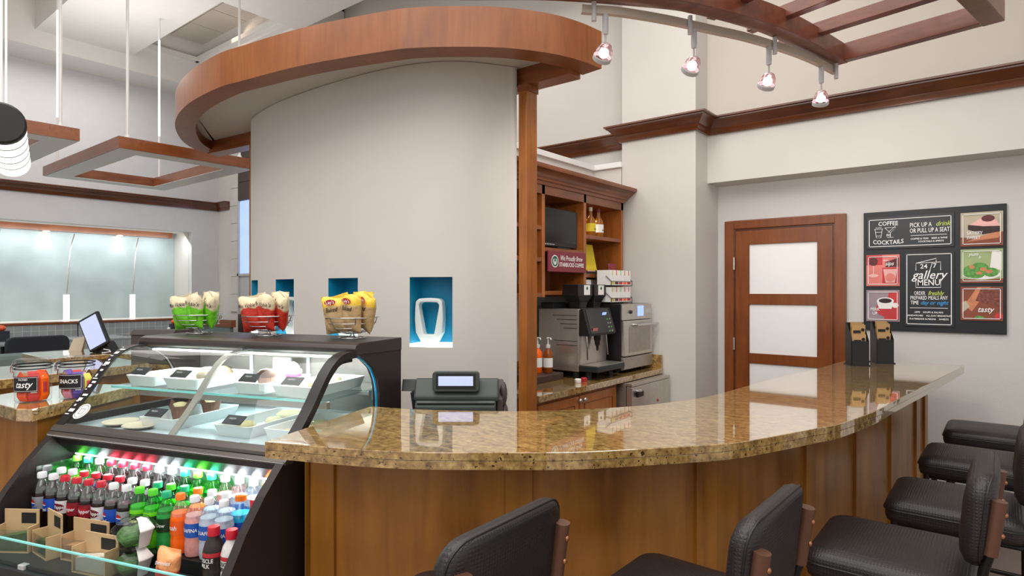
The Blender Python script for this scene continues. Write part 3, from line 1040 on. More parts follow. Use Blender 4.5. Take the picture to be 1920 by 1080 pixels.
sk.tube([(-.012, .012, 0), (-.009, -.012, 0), (.009, -.012, 0), (.012, .012, 0), (-.012, .012, 0)], .0014, 4)
sk.xf(sm).build('sticker_print', 'till', case)

capp = [(0, 1.27), (0, 1.3255), (-.315, 1.3255), (-.338, 1.318), (-.348, 1.303), (-.345, 1.288), (-.33, 1.278)]
G().prism(capp, -L - .004, .004, 'x').build('top_cap', 'case_br', case, bevel=.003)
G().prism([(-.67, .985), (-.698, 1.006), (-.722, .99), (-.724, .978), (-.69, .975)], -L - .006, .006, 'x').build('upper_bumper', 'grey_trim', case, bevel=.002)
G().prism([(-.70, .977), (-.728, .977), (-.740, .968), (-.738, .957), (-.70, .955)], -L - .006, .006, 'x').build('lower_bumper', 'grey_trim', case, bevel=.002)
G().box(-L, -.7395, .9635, 0, -.736, .968).build('bright_strip', 'white_m', case)
G().prism([(-.73, .955), (-.724, .935), (-.672, .884), (-.63, .882), (-.60, .955)], -L + .033, -.033, 'x').build('under_canopy_panel', 'black', case, bevel=.002)
G().box(-L + .033, -.04, .1, -.033, -.005, 1.272).build('back_panel', 'steel2', case)
G().box(-L + .033, -.69, .965, -.033, -.04, .992).build('deck', mat('case_deck_enamel', 'b4c0c6', .3, var=.03), case)
sh = G().box(-L + .034, -.50, 1.118, -.034, -.05, 1.126).build('glass_shelf', 'glass', case)
G().box(-L + .034, -.502, 1.1175, -.034, -.4995, 1.1265).build('shelf_edge', 'glass_edge', sh)
G().box(-L + .16, -.47, 1.088, -.034, -.45, 1.1165).box(-L + .16, -.2, 1.098, -.034, -.18, 1.1165).build('shelf_rail', 'steel2', sh, bevel=.002)
G().box(-L + .05, -.32, 1.262, -.05, -.29, 1.269).build('light_strip', 'led', case)
for x in (-.80, -.47, -.12):
    G().box(x, -.046, 1.05, x + .018, -.0405, 1.26).build('door_rail', 'white_m', case)
# lower well
G().box(-L + .033, -.53, .50, -.033, -.505, .95).build('well_back', 'white', case)
G().box(-L + .0325, -.80, .56, -L + .036, -.53, .86).build('well_liner', 'chrome', case)
G().box(-L + .033, -.7005, .645, -.033, -.53, .675).build('bottle_step', 'black', case)
G().box(-L + .033, -.84, .60, -.033, -.53, .6445).build('bottle_step', 'black', case)
G().box(-L + .033, -.985, .55, -.033, -.53, .598).build('deck_tray', 'till_d', case)
G().box(-L + .033, -.975, .0, -.033, -.05, .549).build('body', 'black', case)
G().box(-L + .033, -1.0, .46, -.033, -.976, .585).build('front_rail', 'till_d', case, bevel=.004)
fg = G().prism([(-.988, .586), (-.982, .586), (-.974, .668), (-.980, .668)], -L + .034, -.034, 'x').build('low_front_glass', 'glass', case)
G().prism([(-.9805, .668), (-.9735, .668), (-.973, .673), (-.980, .673)], -L + .034, -.034, 'x').build('glass_edge', 'glass_edge', fg)
for x in (-.9, -.25):
    G().box(x, -.994, .582, x + .03, -.972, .60).build('glass_clip', 'gray_l', fg, bevel=.002)
G().box(-L + .05, -.665, .8762, -.05, -.64, .8815).build('light_strip', mat('well_led_strip', 'ffffff', .4, emit=1.6, ecol='f0fbff'), case)


def clight(name, x, y, z, sx, sy, e, rot=(0, 0, 0)):
    o = area(name, (0, 0, 0), sx, e, (.92, 1, 1), sy=sy)
    o.matrix_world = CM @ Matrix.Translation((x, y, z)) @ Matrix.Rotation(rot[0], 4, 'X')


clight('case_upper_led', -L / 2, -.31, 1.258, 1.0, .03, 12)
clight('case_lower_led', -L / 2, -.68, .879, 1.0, .02, 4.5, (math.radians(20), 0, 0))

# ---- wire baskets with chip bags
def basket(name_, x, y, label):
    b = thing('wire_basket', label, 'basket', cw(x, y, 1.3257), RZ, 'wire baskets on the display case')
    prof = [(.028, .022), (.062, .030), (.086, .046), (.102, .066), (.112, .09)]
    for i, (r, z) in enumerate(prof):
        G().ring((0, 0, z), r, .0028 if i == 4 else .0018, 32, 6).build('rim' if i == 4 else 'wire_hoop', 'chrome', b, smooth=60)
    g = G()
    for k in range(6):
        a = 2 * PI * k / 6 + .2
        g.tube([(r * math.cos(a), r * math.sin(a), z) for r, z in [(.004, .019)] + prof], .002, 6)
    g.build('wire_rib', 'chrome', b, smooth=60)
    g = G().ring((0, 0, .003), .055, .0025, 28, 6)
    for k in range(4):
        a = 2 * PI * k / 4
        g.tube([(.055 * math.cos(a), .055 * math.sin(a), .003), (.02 * math.cos(a), .02 * math.sin(a), .006), (.008 * math.cos(a), .008 * math.sin(a), .012), (.008 * math.cos(a), .008 * math.sin(a), .022)], .002, 6)
    g.build('stand', 'chrome', b, smooth=60)
    return b


def bag(m, w, h, label, x, y, z, rx, ry, rz, group, words=(), base=1.3257):
    """pillow shaped crisp bag, base at the origin, facing -y"""
    o = thing('chip_bag', label, 'snack bag', (0, 0, 0), 0, group)
    N, K = 12, 14
    def dep(u, v):
        return .028 * max(0, (1 - abs(2 * u - 1) ** 2.6)) ** .7 * max(0, (1 - abs(2 * v - 1) ** 3.2)) ** .7
    rows_f, rows_b = [], []
    for j in range(K + 1):
        v = j / K
        rf, rb = [], []
        for i in range(N + 1):
            u = i / N
            d = dep(u, v)
            wr = .0035 * math.sin(11 * u + 3 * v + rz * 9) * math.sin(8 * v + rz * 5) * (1 if 0 < i < N and 0 < j < K else 0)
            ww = w * (1 - .05 * math.sin(PI * v))
            zz = v * h + (.006 * math.sin(5 * u + rz * 7) if j > K - 3 else 0)
            rf.append((ww * (u - .5), -d + wr, zz)); rb.append((ww * (u - .5), d + wr, zz))
        rows_f.append(rf); rows_b.append(rb)
    G().grid(rows_f).grid(rows_b).build('packet', m, o, smooth=70)
    G().obox((0, 0, h - .004), (w * .98, .003, .013)).build('top_seal', m, o)
    for s_, sz, px, pz, mm in words:
        g = G()
        text(g, s_, sz, (0, 0, 0), shear=.25, bold=.01, sx=.85)
        vv = []
        for a, b_, c_ in g.v:
            X, Z = a + px, c_ + pz
            u = X / w + .5; v = Z / h
            vv.append((X, -dep(min(max(u, 0), 1), min(max(v, 0), 1)) - .004, Z))
        g.v = vv
        g.build('lettering', mm, o)
    o.matrix_world = CM @ Matrix.Translation((x, y, base + z)) @ Matrix.Rotation(rz, 4, 'Z') @ Matrix.Rotation(ry, 4, 'Y') @ Matrix.Rotation(rx, 4, 'X')
    return o


basket('wire_basket', -1.03, -.125, 'chrome wire bowl basket full of green chip bags')
basket('wire_basket', -.615, -.125, 'chrome wire bowl basket full of red chip bags')
basket('wire_basket', -.165, -.125, 'chrome wire bowl basket full of yellow chip bags')
BG = two_tone('green_bag_print', '6bc41f', 'd6c9a8', .098, .004)
BR = two_tone('red_bag_print', 'c0301f', 'd9cba8', .100, .004)
BY = two_tone('yellow_bag_print', 'b99c70', 'e6c23c', .118, .006)
specs = [('green', BG, -1.03, 'Miss Vickie\'s', 'ink', 'green chip bags in the wire basket'), ('red', BR, -.615, 'Miss Vickie\'s', 'pdk', 'red chip bags in the wire basket'), ('yellow', BY, -.165, 'Baked', 'ink', 'yellow chip bags in the wire basket')]
for nm, m_, bx, wd, wm, grp in specs:
    spots_ = [(-.035, -.050, .052, .10, -.12, .12, 'front bag'), (.030, -.048, .060, .12, .12, -.2, 'second front bag'), (.062, .0, .066, 0, .34, -.55, 'side bag by the outer rim'), (-.05, .02, .060, -.05, -.30, .25, 'rear bag'), (.02, .035, .070, -.10, .0, -.1, 'rear middle bag')]
    for k, (dx, dy, dz, rx, ry, rz_, what) in enumerate(spots_):
        wds = [(wd, .024, 0, .117, M[wm])]
        if nm == 'yellow':
            wds = [(wd, .026, 0, .103, M['ink'])]
        b = bag(m_, .112, .155, '%s chip bag standing in its basket, %s' % (nm + (' and cream' if nm != 'yellow' else ' and tan'), what), bx + dx, -.125 + dy, dz - .028, rx, ry, rz_, grp, wds if k < 3 else ())
        if nm == 'yellow' and k < 3:
            G().add([(.021 * math.cos(a) * 1.25 + .0, -.0295, .135 + .012 * math.sin(a)) for a in [2 * PI * q / 16 for q in range(16)]], [tuple(range(16))]).build('logo_badge', 'red', b)
            text(G(), "Lay's", .021, (0, -.0305, .135), bold=.01).build('lettering', 'wprint', b)

# ---- trays and pastries in the upper case
def tray(x, y, z, w, d, label, rz=0, h=.044):
    t = thing('serving_tray', label, 'tray', cw(x, y, z), RZ + rz, 'white trays in the display case')
    lo = rrect(-w / 2 + .015, -d / 2 + .015, w / 2 - .015, d / 2 - .015, .012, 3)
    hi = rrect(-w / 2, -d / 2, w / 2, d / 2, .018, 3)
    hi2 = rrect(-w / 2 + .008, -d / 2 + .008, w / 2 - .008, d / 2 - .008, .014, 3)
    lo2 = rrect(-w / 2 + .02, -d / 2 + .02, w / 2 - .02, d / 2 - .02, .01, 3)
    G().loft([[(a, b, 0) for a, b in lo], [(a, b, h) for a, b in hi], [(a, b, h) for a, b in hi2], [(a, b, .006) for a, b in lo2]]).build('dish', 'white', t, smooth=35)
    return t


def price_card(x, y, z, label, rz=0):
    t = thing('price_card', label, 'price card', cw(x, y, z), RZ + rz, 'black price cards in the display case')
    G().obox((0, 0, .018), (.085, .004, .042), (math.radians(-55), 0, 0)).build('card', 'chalk', t)
    g = G()
    for k, s_ in enumerate(('FRESH', 'BAKED')):
        text(g, s_, .012, (0, -.0035 - .0075 * (k - .5) * -2 * .6, .0205 - (k - .5) * .009), (1, 0, 0), (0, math.cos(math.radians(35)) * 1, math.sin(math.radians(35))), bold=.01)
    g.build('lettering', 'gray_l', t)
    return t


ZS, ZD = 1.1262, .9922
tr = [(-.985, -.33, ZS, .165, .30, 'white tray with wrapped cookie at the far end of the glass shelf'), (-.755, -.32, ZS, .19, .33, 'white tray with wrapped muffin loaf on the glass shelf behind the joint'),
      (-.40, -.33, ZS, .15, .30, 'white tray holding two cupcakes on the glass shelf'), (-.185, -.31, ZS, .19, .36, 'white tray with wrapped pastry on glass shelf nearest the black frame'),
      (-.72, -.45, ZD, .19, .34, 'white tray with two paper wrapped muffins on the lower deck'), (-.345, -.44, ZD, .18, .36, 'white tray with three pale pastries on the lower deck'),
      (-.13, -.44, ZD, .16, .34, 'white tray of small cookies on the lower deck beside the bar')]
for q in tr:
    tray(*q)
for (x, y, z, l) in ((-.985, -.465, ZS + .0445, 'black price card on the tray with wrapped cookie'), (-.755, -.47, ZS + .0445, 'black price card on the tray with muffin loaf'), (-.40, -.465, ZS + .0445, 'black price card on the cupcake tray'),
                     (-.185, -.475, ZS + .0445, 'black price card on the wrapped pastry tray'), (-.735, -.60, ZD + .0445, 'black price card on the muffin tray of the lower deck'), (-.345, -.60, ZD + .0445, 'black price card on the pale pastry tray of the lower deck')):
    price_card(x, y, z, l)


def lump(name, label, cat, x, y, z, rx, ry, rz_, m, group=None, film=True, n=14):
    o = thing(name, label, cat, cw(x, y, z), RZ, group)
    vs, fs = _ball((0, 0, rz_), rx, ry, rz_, n, 9)
    vs = [(a * (1 + .07 * math.sin(9 * a / rx + 4 * b / ry)), b * (1 + .06 * math.sin(7 * b / ry + 3)), max(0, c_ * (1 + .06 * math.sin(6 * a / rx)))) for a, b, c_ in vs]
    G().add(vs, fs).build('dough', m, o, smooth=60)
    if film:
        vs, fs = _ball((0, 0, rz_), rx * 1.25, ry * 1.2, rz_ * 1.12, n, 7)
        vs = [(a * (1 + .09 * math.sin(13 * b / ry)), b * (1 + .09 * math.sin(11 * a / rx)), max(0, c_)) for a, b, c_ in vs]
        G().add(vs, fs).build('film', 'wrapfilm', o)
    return o


lump('wrapped_cookie', 'pale wrapped cookie on the far shelf tray', 'cookie', -.985, -.32, ZS + .0065, .055, .07, .022, 'pastry')
lump('wrapped_loaf', 'brown wrapped muffin loaf on the shelf tray behind the joint', 'cake', -.755, -.30, ZS + .0065, .06, .085, .034, 'cookie')
lump('wrapped_pastry', 'pale green wrapped pastry on the shelf tray nearest the frame', 'pastry', -.185, -.29, ZS + .0065, .05, .09, .028, 'pastry')
for i, (x, y) in enumerate(((-.385, -.52), (-.345, -.42))):
    lump('pastry_swirl', 'small pale iced pastry on the lower deck, ' + ('front one' if i == 0 else 'second one'), 'pastry', x + .02, y, ZD + .0065, .032, .035, .018, 'pastry', 'iced pastries on lower deck', False)
lump('pastry_swirl', 'larger pale pastry at the back of the lower tray', 'pastry', -.345, -.31, ZD + .0065, .05, .05, .02, 'pastry', 'iced pastries on lower deck', False)
for i, (x, y) in enumerate(((-.15, -.53), (-.115, -.45), (-.15, -.36))):
    lump('cookie', ('front', 'middle', 'rear')[i] + ' pale cookie on the tray beside the bar', 'cookie', x, y, ZD + .0065, .035, .035, .012, 'pastry', 'cookies on lower tray', False)


def cupcake(label, x, y, z, cup, top_, cone):
    o = thing('cupcake', label, 'cupcake', cw(x, y, z), RZ)
    n = 24
    loops = []
    for r, h in ((.024, 0), (.034, .045)):
        loops.append([((r + .0012 * (j % 2)) * math.cos(2 * PI * j / n), (r + .0012 * (j % 2)) * math.sin(2 * PI * j / n), h) for j in range(n)])
    G().loft(loops).build('paper_cup', cup, o)
    G().lathe([(.034, .045), (.038, .05), (.036, .062), (.026, .068), (.028, .074), (.018, .082), (.019, .086), (.004, .096)] if cone else [(.034, .045), (.039, .052), (.036, .064), (.024, .076), (.004, .08)], 18).build('icing', top_, o, smooth=50)


cupcake('chocolate cupcake in dark paper cup on the shelf tray', -.415, -.36, ZS + .0065, 'tulip', 'cakeb', False)
cupcake('pink cupcake with white icing on the shelf tray', -.385, -.235, ZS + .0065, 'pink_c', 'cream_f', True)
for i, (x, y) in enumerate(((-.735, -.49), (-.70, -.37))):
    o = thing('tulip_muffin', ('front' if i == 0 else 'rear') + ' muffin in brown tulip paper on lower deck tray', 'muffin', cw(x, y, ZD + .0065), RZ, 'tulip paper muffins')
    n = 16; loops = []
    for r, h in ((.026, 0), (.036, .05), (.045, .075)):
        loops.append([(r * (1 + (.12 if j % 4 == 0 else -.05) * (h > .06)) * math.cos(2 * PI * j / n), r * math.sin(2 * PI * j / n), h + (.016 if j % 4 == 0 else -.008) * (h > .06)) for j in range(n)])
    G().loft(loops, caps=False).build('tulip_paper', 'tulip', o)
    G().ball((0, 0, .058), .036, .036, .022).build('muffin_top', 'pastry', o, smooth=60)
for i, (x, y) in enumerate(((-.93, -.60), (-.80, -.615))):
    o = tag(G().lathe([(.03, 0), (.055, .008), (.066, .014), (.064, .017), (.05, .011), (.001, .008)], 24).build('oval_dish', 'cream', smooth=40), 'cream oval dish lying behind the front glass, ' + ('far one' if i == 0 else 'near one'), 'dish', 'cream dishes behind the glass')
    o.location = cw(x, y, ZD + .0002); o.rotation_euler = (0, 0, RZ)
rd = tag(G().box(-.05, -.004, 0, .05, .004, .10).build('white_card', 'paper'), 'large white card standing inside the case at the back', 'card'); rd.location = cw(-.56, -.10, ZS + .0002); rd.rotation_euler = (0, 0, RZ)

# ---- bottles
BT = {}
PR = [(.023, 0), (.029, .003), (.0312, .012), (.0312, .045), (.0295, .058), (.0312, .066), (.0312, .114), (.030, .126)]
PN = [(.030, .126), (.0285, .138), (.022, .155), (.014, .170), (.0125, .174), (.0125, .186)]
LB = [(.0318, .067), (.0318, .113)]


def bottle(kind, liquid, capc, label_m, words=(), clear_m='pet', emblem=None, shrink=False, wide=1.0):
    o = thing('drink_bottle', 'x', 'bottle', (0, 0, 0), 0)
    if shrink:
        G().lathe([(.026, 0), (.031, .004), (.0325, .02), (.0325, .06), (.030, .07), (.0325, .08), (.0325, .115), (.026, .14), (.017, .155), (.0165, .165)], 18).build('sleeved_body', label_m, o, smooth=45)
        G().lathe([(.0328, .102), (.0328, .114), (.030, .1225)], 18, caps=False).build('red_band', 'red', o, smooth=45)
        G().lathe([(.0185, .163), (.0185, .186), (.017, .19)], 18).build('cap', capc, o, smooth=40)
    else:
        G().lathe([(r * wide, z) for r, z in PR] + [(.0285 * wide, .136)], 18).build('body', liquid, o, smooth=45)
        G().lathe([(r * wide, z) for r, z in PN], 18, caps=False).build('neck', clear_m, o, smooth=45)
        G().lathe([(r * wide, z) for r, z in LB], 18, caps=False).build('label_band', label_m, o, smooth=60)
        G().lathe([(.0155 if wide <= 1 else .019, .178), (.0155 if wide <= 1 else .019, .195), (.0135, .198)], 16).build('cap', capc, o, smooth=40)
    if emblem == 'globe':
        for m_, z0, z1 in (('red', .001, .013), ('wprint', -.002, .001), ('label_blue', -.013, -.002)):
            g = G()
            pts = [(.013 * math.cos(a), .013 * math.sin(a)) for a in [2 * PI * q / 24 for q in range(24)]]
            pts = [(a, min(max(b, z0), z1)) for a, b in pts]
            g.add([(.0322 * math.sin(a / .0322), -.0325 * math.cos(a / .0322), .09 + b) for a, b in pts], [tuple(range(24))])
            g.build('emblem', m_, o)
    if emblem == 'oval':
        g = G().add([(.0322 * math.sin(a / .0322), -.0324 * math.cos(a / .0322), .09 + b) for a, b in [(.028 * math.cos(t), .014 * math.sin(t)) for t in [2 * PI * q / 24 for q in range(24)]]], [tuple(range(24))])
        g.build('emblem', 'emblem_red' if label_m == 'label_white' else 'emblem_red2', o)
    for s_, sz, z, mm in words:
        g = G()
        text(g, s_, sz, (0, 0, z), bold=.015, sx=.9, cyl=.0325 if not emblem and not shrink else .0331 if emblem else .0336, shear=.15 if not shrink else 0)
        g.build('lettering', mm, o)
    return o


M['cola'] = mat('cola_liquid', '1a0d0a', .1, var=.05, spec=.6)
M['dew'] = mat('lime_green_drink', '6fd41e', .12, var=.05)
M['dewd'] = mat('green_drink', '2aa04a', .12, var=.05)
M['crush'] = mat('orange_drink', 'ff6a12', .12, var=.04)
M['water'] = mat('bottled_water', 'cfdcf0', .06, var=.10, scale=60, trans=.25)
M['pinkw'] = mat('pink_tinted_water', 'f0aca6', .06, var=.10, scale=60, trans=.2)
M['gblue'] = mat('blue_sports_drink', '1fa9d6', .15, var=.04)
M['gyel'] = mat('yellow_sports_drink', 'c9cc3a', .15, var=.04)
M['label_blue'] = mat('blue_label', '1f4fb5', .35, var=.05)
M['label_silver'] = mat('silver_label', 'a9afb8', .3, metal=.4, var=.05)
M['label_maroon'] = mat('maroon_label', '8a1a2c', .35, var=.05)
M['label_white'] = mat('white_label', 'dedada', .35, var=.03)
M['label_dkgreen'] = mat('dark_green_label', '173a1c', .35, var=.1)
M['label_orange'] = mat('orange_label', 'f0601a', .35, var=.05)
M['label_aqua'] = mat('deep_blue_label', '1d57b0', .35, var=.08, scale=40)
M['label_dark'] = mat('dark_shrink_label', '2b2422', .35, var=.25, scale=40)
M['label_light'] = mat('white_shrink_label', 'd7d2d0', .35, var=.12, scale=40)
M['emblem_red'] = mat('emblem_dark_red', '6e1a26', .4, var=.03)
M['emblem_red2'] = mat('emblem_bright_red', 'b01f30', .4, var=.03)
M['cap_blue'] = mat('cap_white', 'e3e6ea', .35, var=.02)
M['cap_red'] = mat('cap_red', 'c41f33', .35, var=.03)
M['cap_green'] = mat('cap_green', '1fae7a', .35, var=.03)
M['cap_lime'] = mat('cap_lime', '57d12e', .35, var=.03)
M['cap_orange'] = mat('cap_orange', 'f07a22', .35, var=.03)
KD = {
    'pepsi': (('cola', 'cap_blue', 'label_blue', [('pepsi', .017, .074, 'wprint')], 'pet', 'globe'), 'cola bottle with blue label and white cap'),
    'dpepsi': (('cola', 'cap_blue', 'label_silver', [('diet pepsi', .012, .074, 'label_blue')], 'pet', 'globe'), 'cola bottle with silver label and white cap'),
    'drp': (('cola', 'cap_red', 'label_maroon', [('Dr Pepper', .0175, .09, 'wprint')], 'pet', 'oval'), 'dark soda bottle with maroon label and red cap'),
    'ddrp': (('cola', 'cap_red', 'label_white', [('Dr Pepper', .0175, .09, 'wprint')], 'pet', 'oval'), 'dark soda bottle with white label and red cap'),
    'dew': (('dew', 'cap_lime', 'label_dkgreen', [('Mtn Dew', .018, .09, 'gprint')], 'pet_green'), 'lime soda bottle with dark green label and lime cap'),
    'ddew': (('dewd', 'cap_green', 'label_dkgreen', [('Mtn Dew', .018, .09, 'wprint')], 'pet_green'), 'green soda bottle with teal green cap'),
    'crush': (('crush', 'cap_orange', 'label_orange', [('Crush', .022, .09, 'wprint')], 'pet'), 'orange soda bottle with orange label'),
    'water': (('water', 'cap_blue', 'label_aqua', [('AQUAFINA', .0165, .09, 'wprint')], 'pet'), 'clear water bottle with blue label and white cap'),
    'pink': (('pinkw', 'cap_blue', 'label_aqua', [('AQUAFINA', .0165, .09, 'wprint')], 'pet'), 'pink tinted water bottle with blue label'),
    'muscle': (('cola', 'cap_red', 'label_dark', [('MUSCLE', .0175, .092, 'wprint'), ('MILK', .0175, .076, 'wprint')], 'pet', None, True), 'protein shake bottle in dark sleeve with red cap'),
    'musclev': (('cola', 'cap_red', 'label_light', [('MUSCLE', .0175, .092, 'ink'), ('MILK', .0175, .076, 'ink')], 'pet', None, True), 'protein shake bottle in white sleeve with red cap'),
    'gblue': (('gblue', 'cap_orange', 'label_blue', [], 'pet', None, False, 1.12), 'blue sports drink bottle with orange cap'),
    'gyel': (('gyel', 'cap_orange', 'label_dkgreen', [], 'pet', None, False, 1.12), 'yellow sports drink bottle with orange cap'),
}
ROWS = [(-.80, .6447, 'front row', ['dpepsi', 'pepsi', 'ddrp', 'drp', 'drp', 'ddrp', 'pepsi', 'dpepsi', 'dew', 'dew', 'ddew', 'crush', 'pink', 'water', 'water']),
        (-.735, .6447, 'second row', ['dpepsi', 'pepsi', 'drp', 'drp', 'ddrp', 'ddrp', 'pepsi', 'dpepsi', 'ddew', 'dew', 'ddew', 'crush', 'water', 'water', 'gblue', 'musclev']),
        (-.668, .6752, 'third row', ['dew', 'ddew', 'pepsi', 'drp', 'drp', 'ddrp', 'ddrp', 'dpepsi', 'pepsi', 'ddew', 'dew', 'ddew', 'pink', 'water', 'water', 'gyel']),
        (-.603, .6752, 'back row', ['dew', 'ddew', 'pepsi', 'drp', 'drp', 'ddrp', 'ddrp', 'dpepsi', 'pepsi', 'ddew', 'dew', 'ddew', 'pink', 'water', 'water', 'muscle'])]
ORD = ['first', 'second', 'third', 'fourth', 'fifth', 'sixth', 'seventh', 'eighth', 'ninth', 'tenth', 'eleventh', 'twelfth', 'thirteenth', 'fourteenth', 'fifteenth', 'sixteenth', 'seventeenth']
import collections
for y, z, rn, seq in ROWS:
    for i, k in enumerate(seq):
        x = -L + .068 + .0637 * i + (.0 if rn != 'second row' else .02)
        if rn == 'second row': x -= .012
        lab = KD[k][1].replace(' bottle', ' bottle', 1) + ', ' + rn + ', ' + ORD[i] + ' from far end'
        rz_ = RZ + random.uniform(-.35, .25)
        if k not in BT:
            o = BT[k] = bottle(k, *KD[k][0]); KIDS[o.name] = list(o.children)
            o.location = cw(x, y, z); o.rotation_euler = (0, 0, rz_); o['label'] = lab; o['group'] = 'bottled drinks in the case'
        else:
            dup(BT[k], cw(x, y, z), rz_, lab, 'bottled drinks in the case')
for k, x, lab in (('muscle', -.155, 'protein shake bottle in dark sleeve, foremost by the water bottles'), ('musclev', -.082, 'protein shake bottle in white sleeve, foremost at the case end')):
    if k not in BT:
        BT[k] = bottle(k, *KD[k][0]); KIDS[BT[k].name] = list(BT[k].children)
    dup(BT[k], cw(x, -.875, .5985), RZ - .1, lab, 'bottled drinks in the case')

# ---- food on the front deck of the case
DZ = .5985


def sandwich(label, x, y, rz, w=.165, h=.085, back=.125, film='bread'):
    o = thing('sandwich_box', label, 'sandwich box', cw(x, y, DZ), RZ + rz, 'kraft sandwich boxes')
    d = .05
    G().box(-w / 2, -d / 2, 0, w / 2, d / 2, .004).box(-w / 2, d / 2 - .004, .004, w / 2, d / 2, back).box(-w / 2, -d / 2, .004, -w / 2 + .004, d / 2 - .004, h).box(w / 2 - .004, -d / 2, .004, w / 2, d / 2 - .004, h).build('carton', 'kraft_l', o)
    G().prism([(-w / 2 + .006, .005), (w / 2 - .006, .005), (w / 2 - .006, h * .8), (-w / 2 + .006, h * .55)], -d / 2 + .008, d / 2 - .008, 'y').build('filling', film, o)
    G().box(-w / 2 + .004, -d / 2 + .001, .004, w / 2 - .004, -d / 2 + .003, h * .9).build('window_film', 'wrapfilm', o)
    G().box(0, d / 2 - .0052, back - .05, w / 2 - .01, d / 2 - .0041, back - .012).build('black_label', 'ink', o)
    return o


sandwich('kraft sandwich box leaning at the far end of the low front glass', -1.035, -.915, .30, w=.13, h=.09, back=.14, film='leaf')
sandwich('kraft sandwich box with green filling, second from the far end', -.895, -.90, -.25, w=.125, h=.08, back=.145, film='leaf')
sandwich('kraft sandwich box with brown bread and black label', -.725, -.885, .05, back=.132)
sandwich('kraft sandwich box with pale filling beside the salad bowls', -.60, -.938, .03, w=.15, back=.12, film='cream_f')
for k in range(2):
    o = thing('salad_bowl', ['clear salad bowl with paper sleeve, lower one of the stack', 'clear salad bowl with paper sleeve, upper one of the stack'][k], 'salad bowl', cw(-.475 + .006 * k, -.9, DZ + .0942 * k), RZ - .1, 'stacked salad bowls')
    G().lathe([(.042, 0), (.047, .003), (.062, .054)], 24, caps=False).build('bowl', 'acrylic', o, smooth=50)
    G().lathe([(.0625, .054), (.067, .056), (.067, .061), (.058, .069), (.04, .088), (.001, .0935)], 24, caps=False).build('lid', 'acrylic', o, smooth=50)
    vs, fs = _ball((0, 0, .034), .053, .053, .030, 16, 10)
    vs = [(a * (1 + .08 * math.sin(60 * b + 3)), b * (1 + .08 * math.sin(70 * a)), max(.003, c_ + .004 * math.sin(90 * a + 80 * b))) for a, b, c_ in vs]
    G().add(vs, fs).build('salad_leaves', 'leaf', o)
    r_ = [(.048, .002), (.063, .053), (.068, .057), (.068, .062), (.059, .071), (.041, .0895), (.02, .0937)]
    loops = []
    for r, z in r_:
        loops.append([((r + .0015) * math.cos(a), (r + .0015) * math.sin(a), z + .0008) for a in [(-.35 + .75 * q / 6) for q in range(7)]])
    G().grid(loops).build('paper_sleeve', 'paper', o, smooth=60)
gb = bag(two_tone('candy_bag_print', 'c93a34', 'efa26a', .045, .004), .085, .105, 'orange and red candy bag propped behind the low front glass', -.30, -.925, 0.008, -.12, .05, .1, None, [('gummies', .018, 0, .07, M['wprint'])], base=DZ)
gb.name = 'candy_bag'
for i, (x, y, rz_, m_, l) in enumerate(((-.20, -.935, .3, 'yel_pk', 'yellow snack bar lying on the case deck'), (-.095, -.928, .25, 'gblue', 'blue snack bar lying on the case deck at the end'), (-.14, -.958, .1, 'kraft_l', 'tan snack bar lying nearest the low glass'))):
    o = thing('snack_bar', l, 'snack bar', cw(x, y, DZ + (.0 if i < 2 else .0)), RZ + rz_, 'snack bars on the case deck')
    G().loft([[(-.05, a * .4, .006) for a in (-.04, .04)] + [(-.05, .016, .007), (-.05, -.016, .007)], [(-.04, -.018, 0), (-.04, .018, 0), (-.04, .016, .018), (-.04, -.016, .018)], [(.04, -.018, 0), (.04, .018, 0), (.04, .016, .018), (.04, -.016, .018)], [(.05, -.016, .006), (.05, .016, .006), (.05, .016, .007), (.05, -.016, .007)]]).build('wrapper', m_, o)
    G().box(-.025, -.012, .0181, .025, .012, .0186).build('print', 'ink', o)

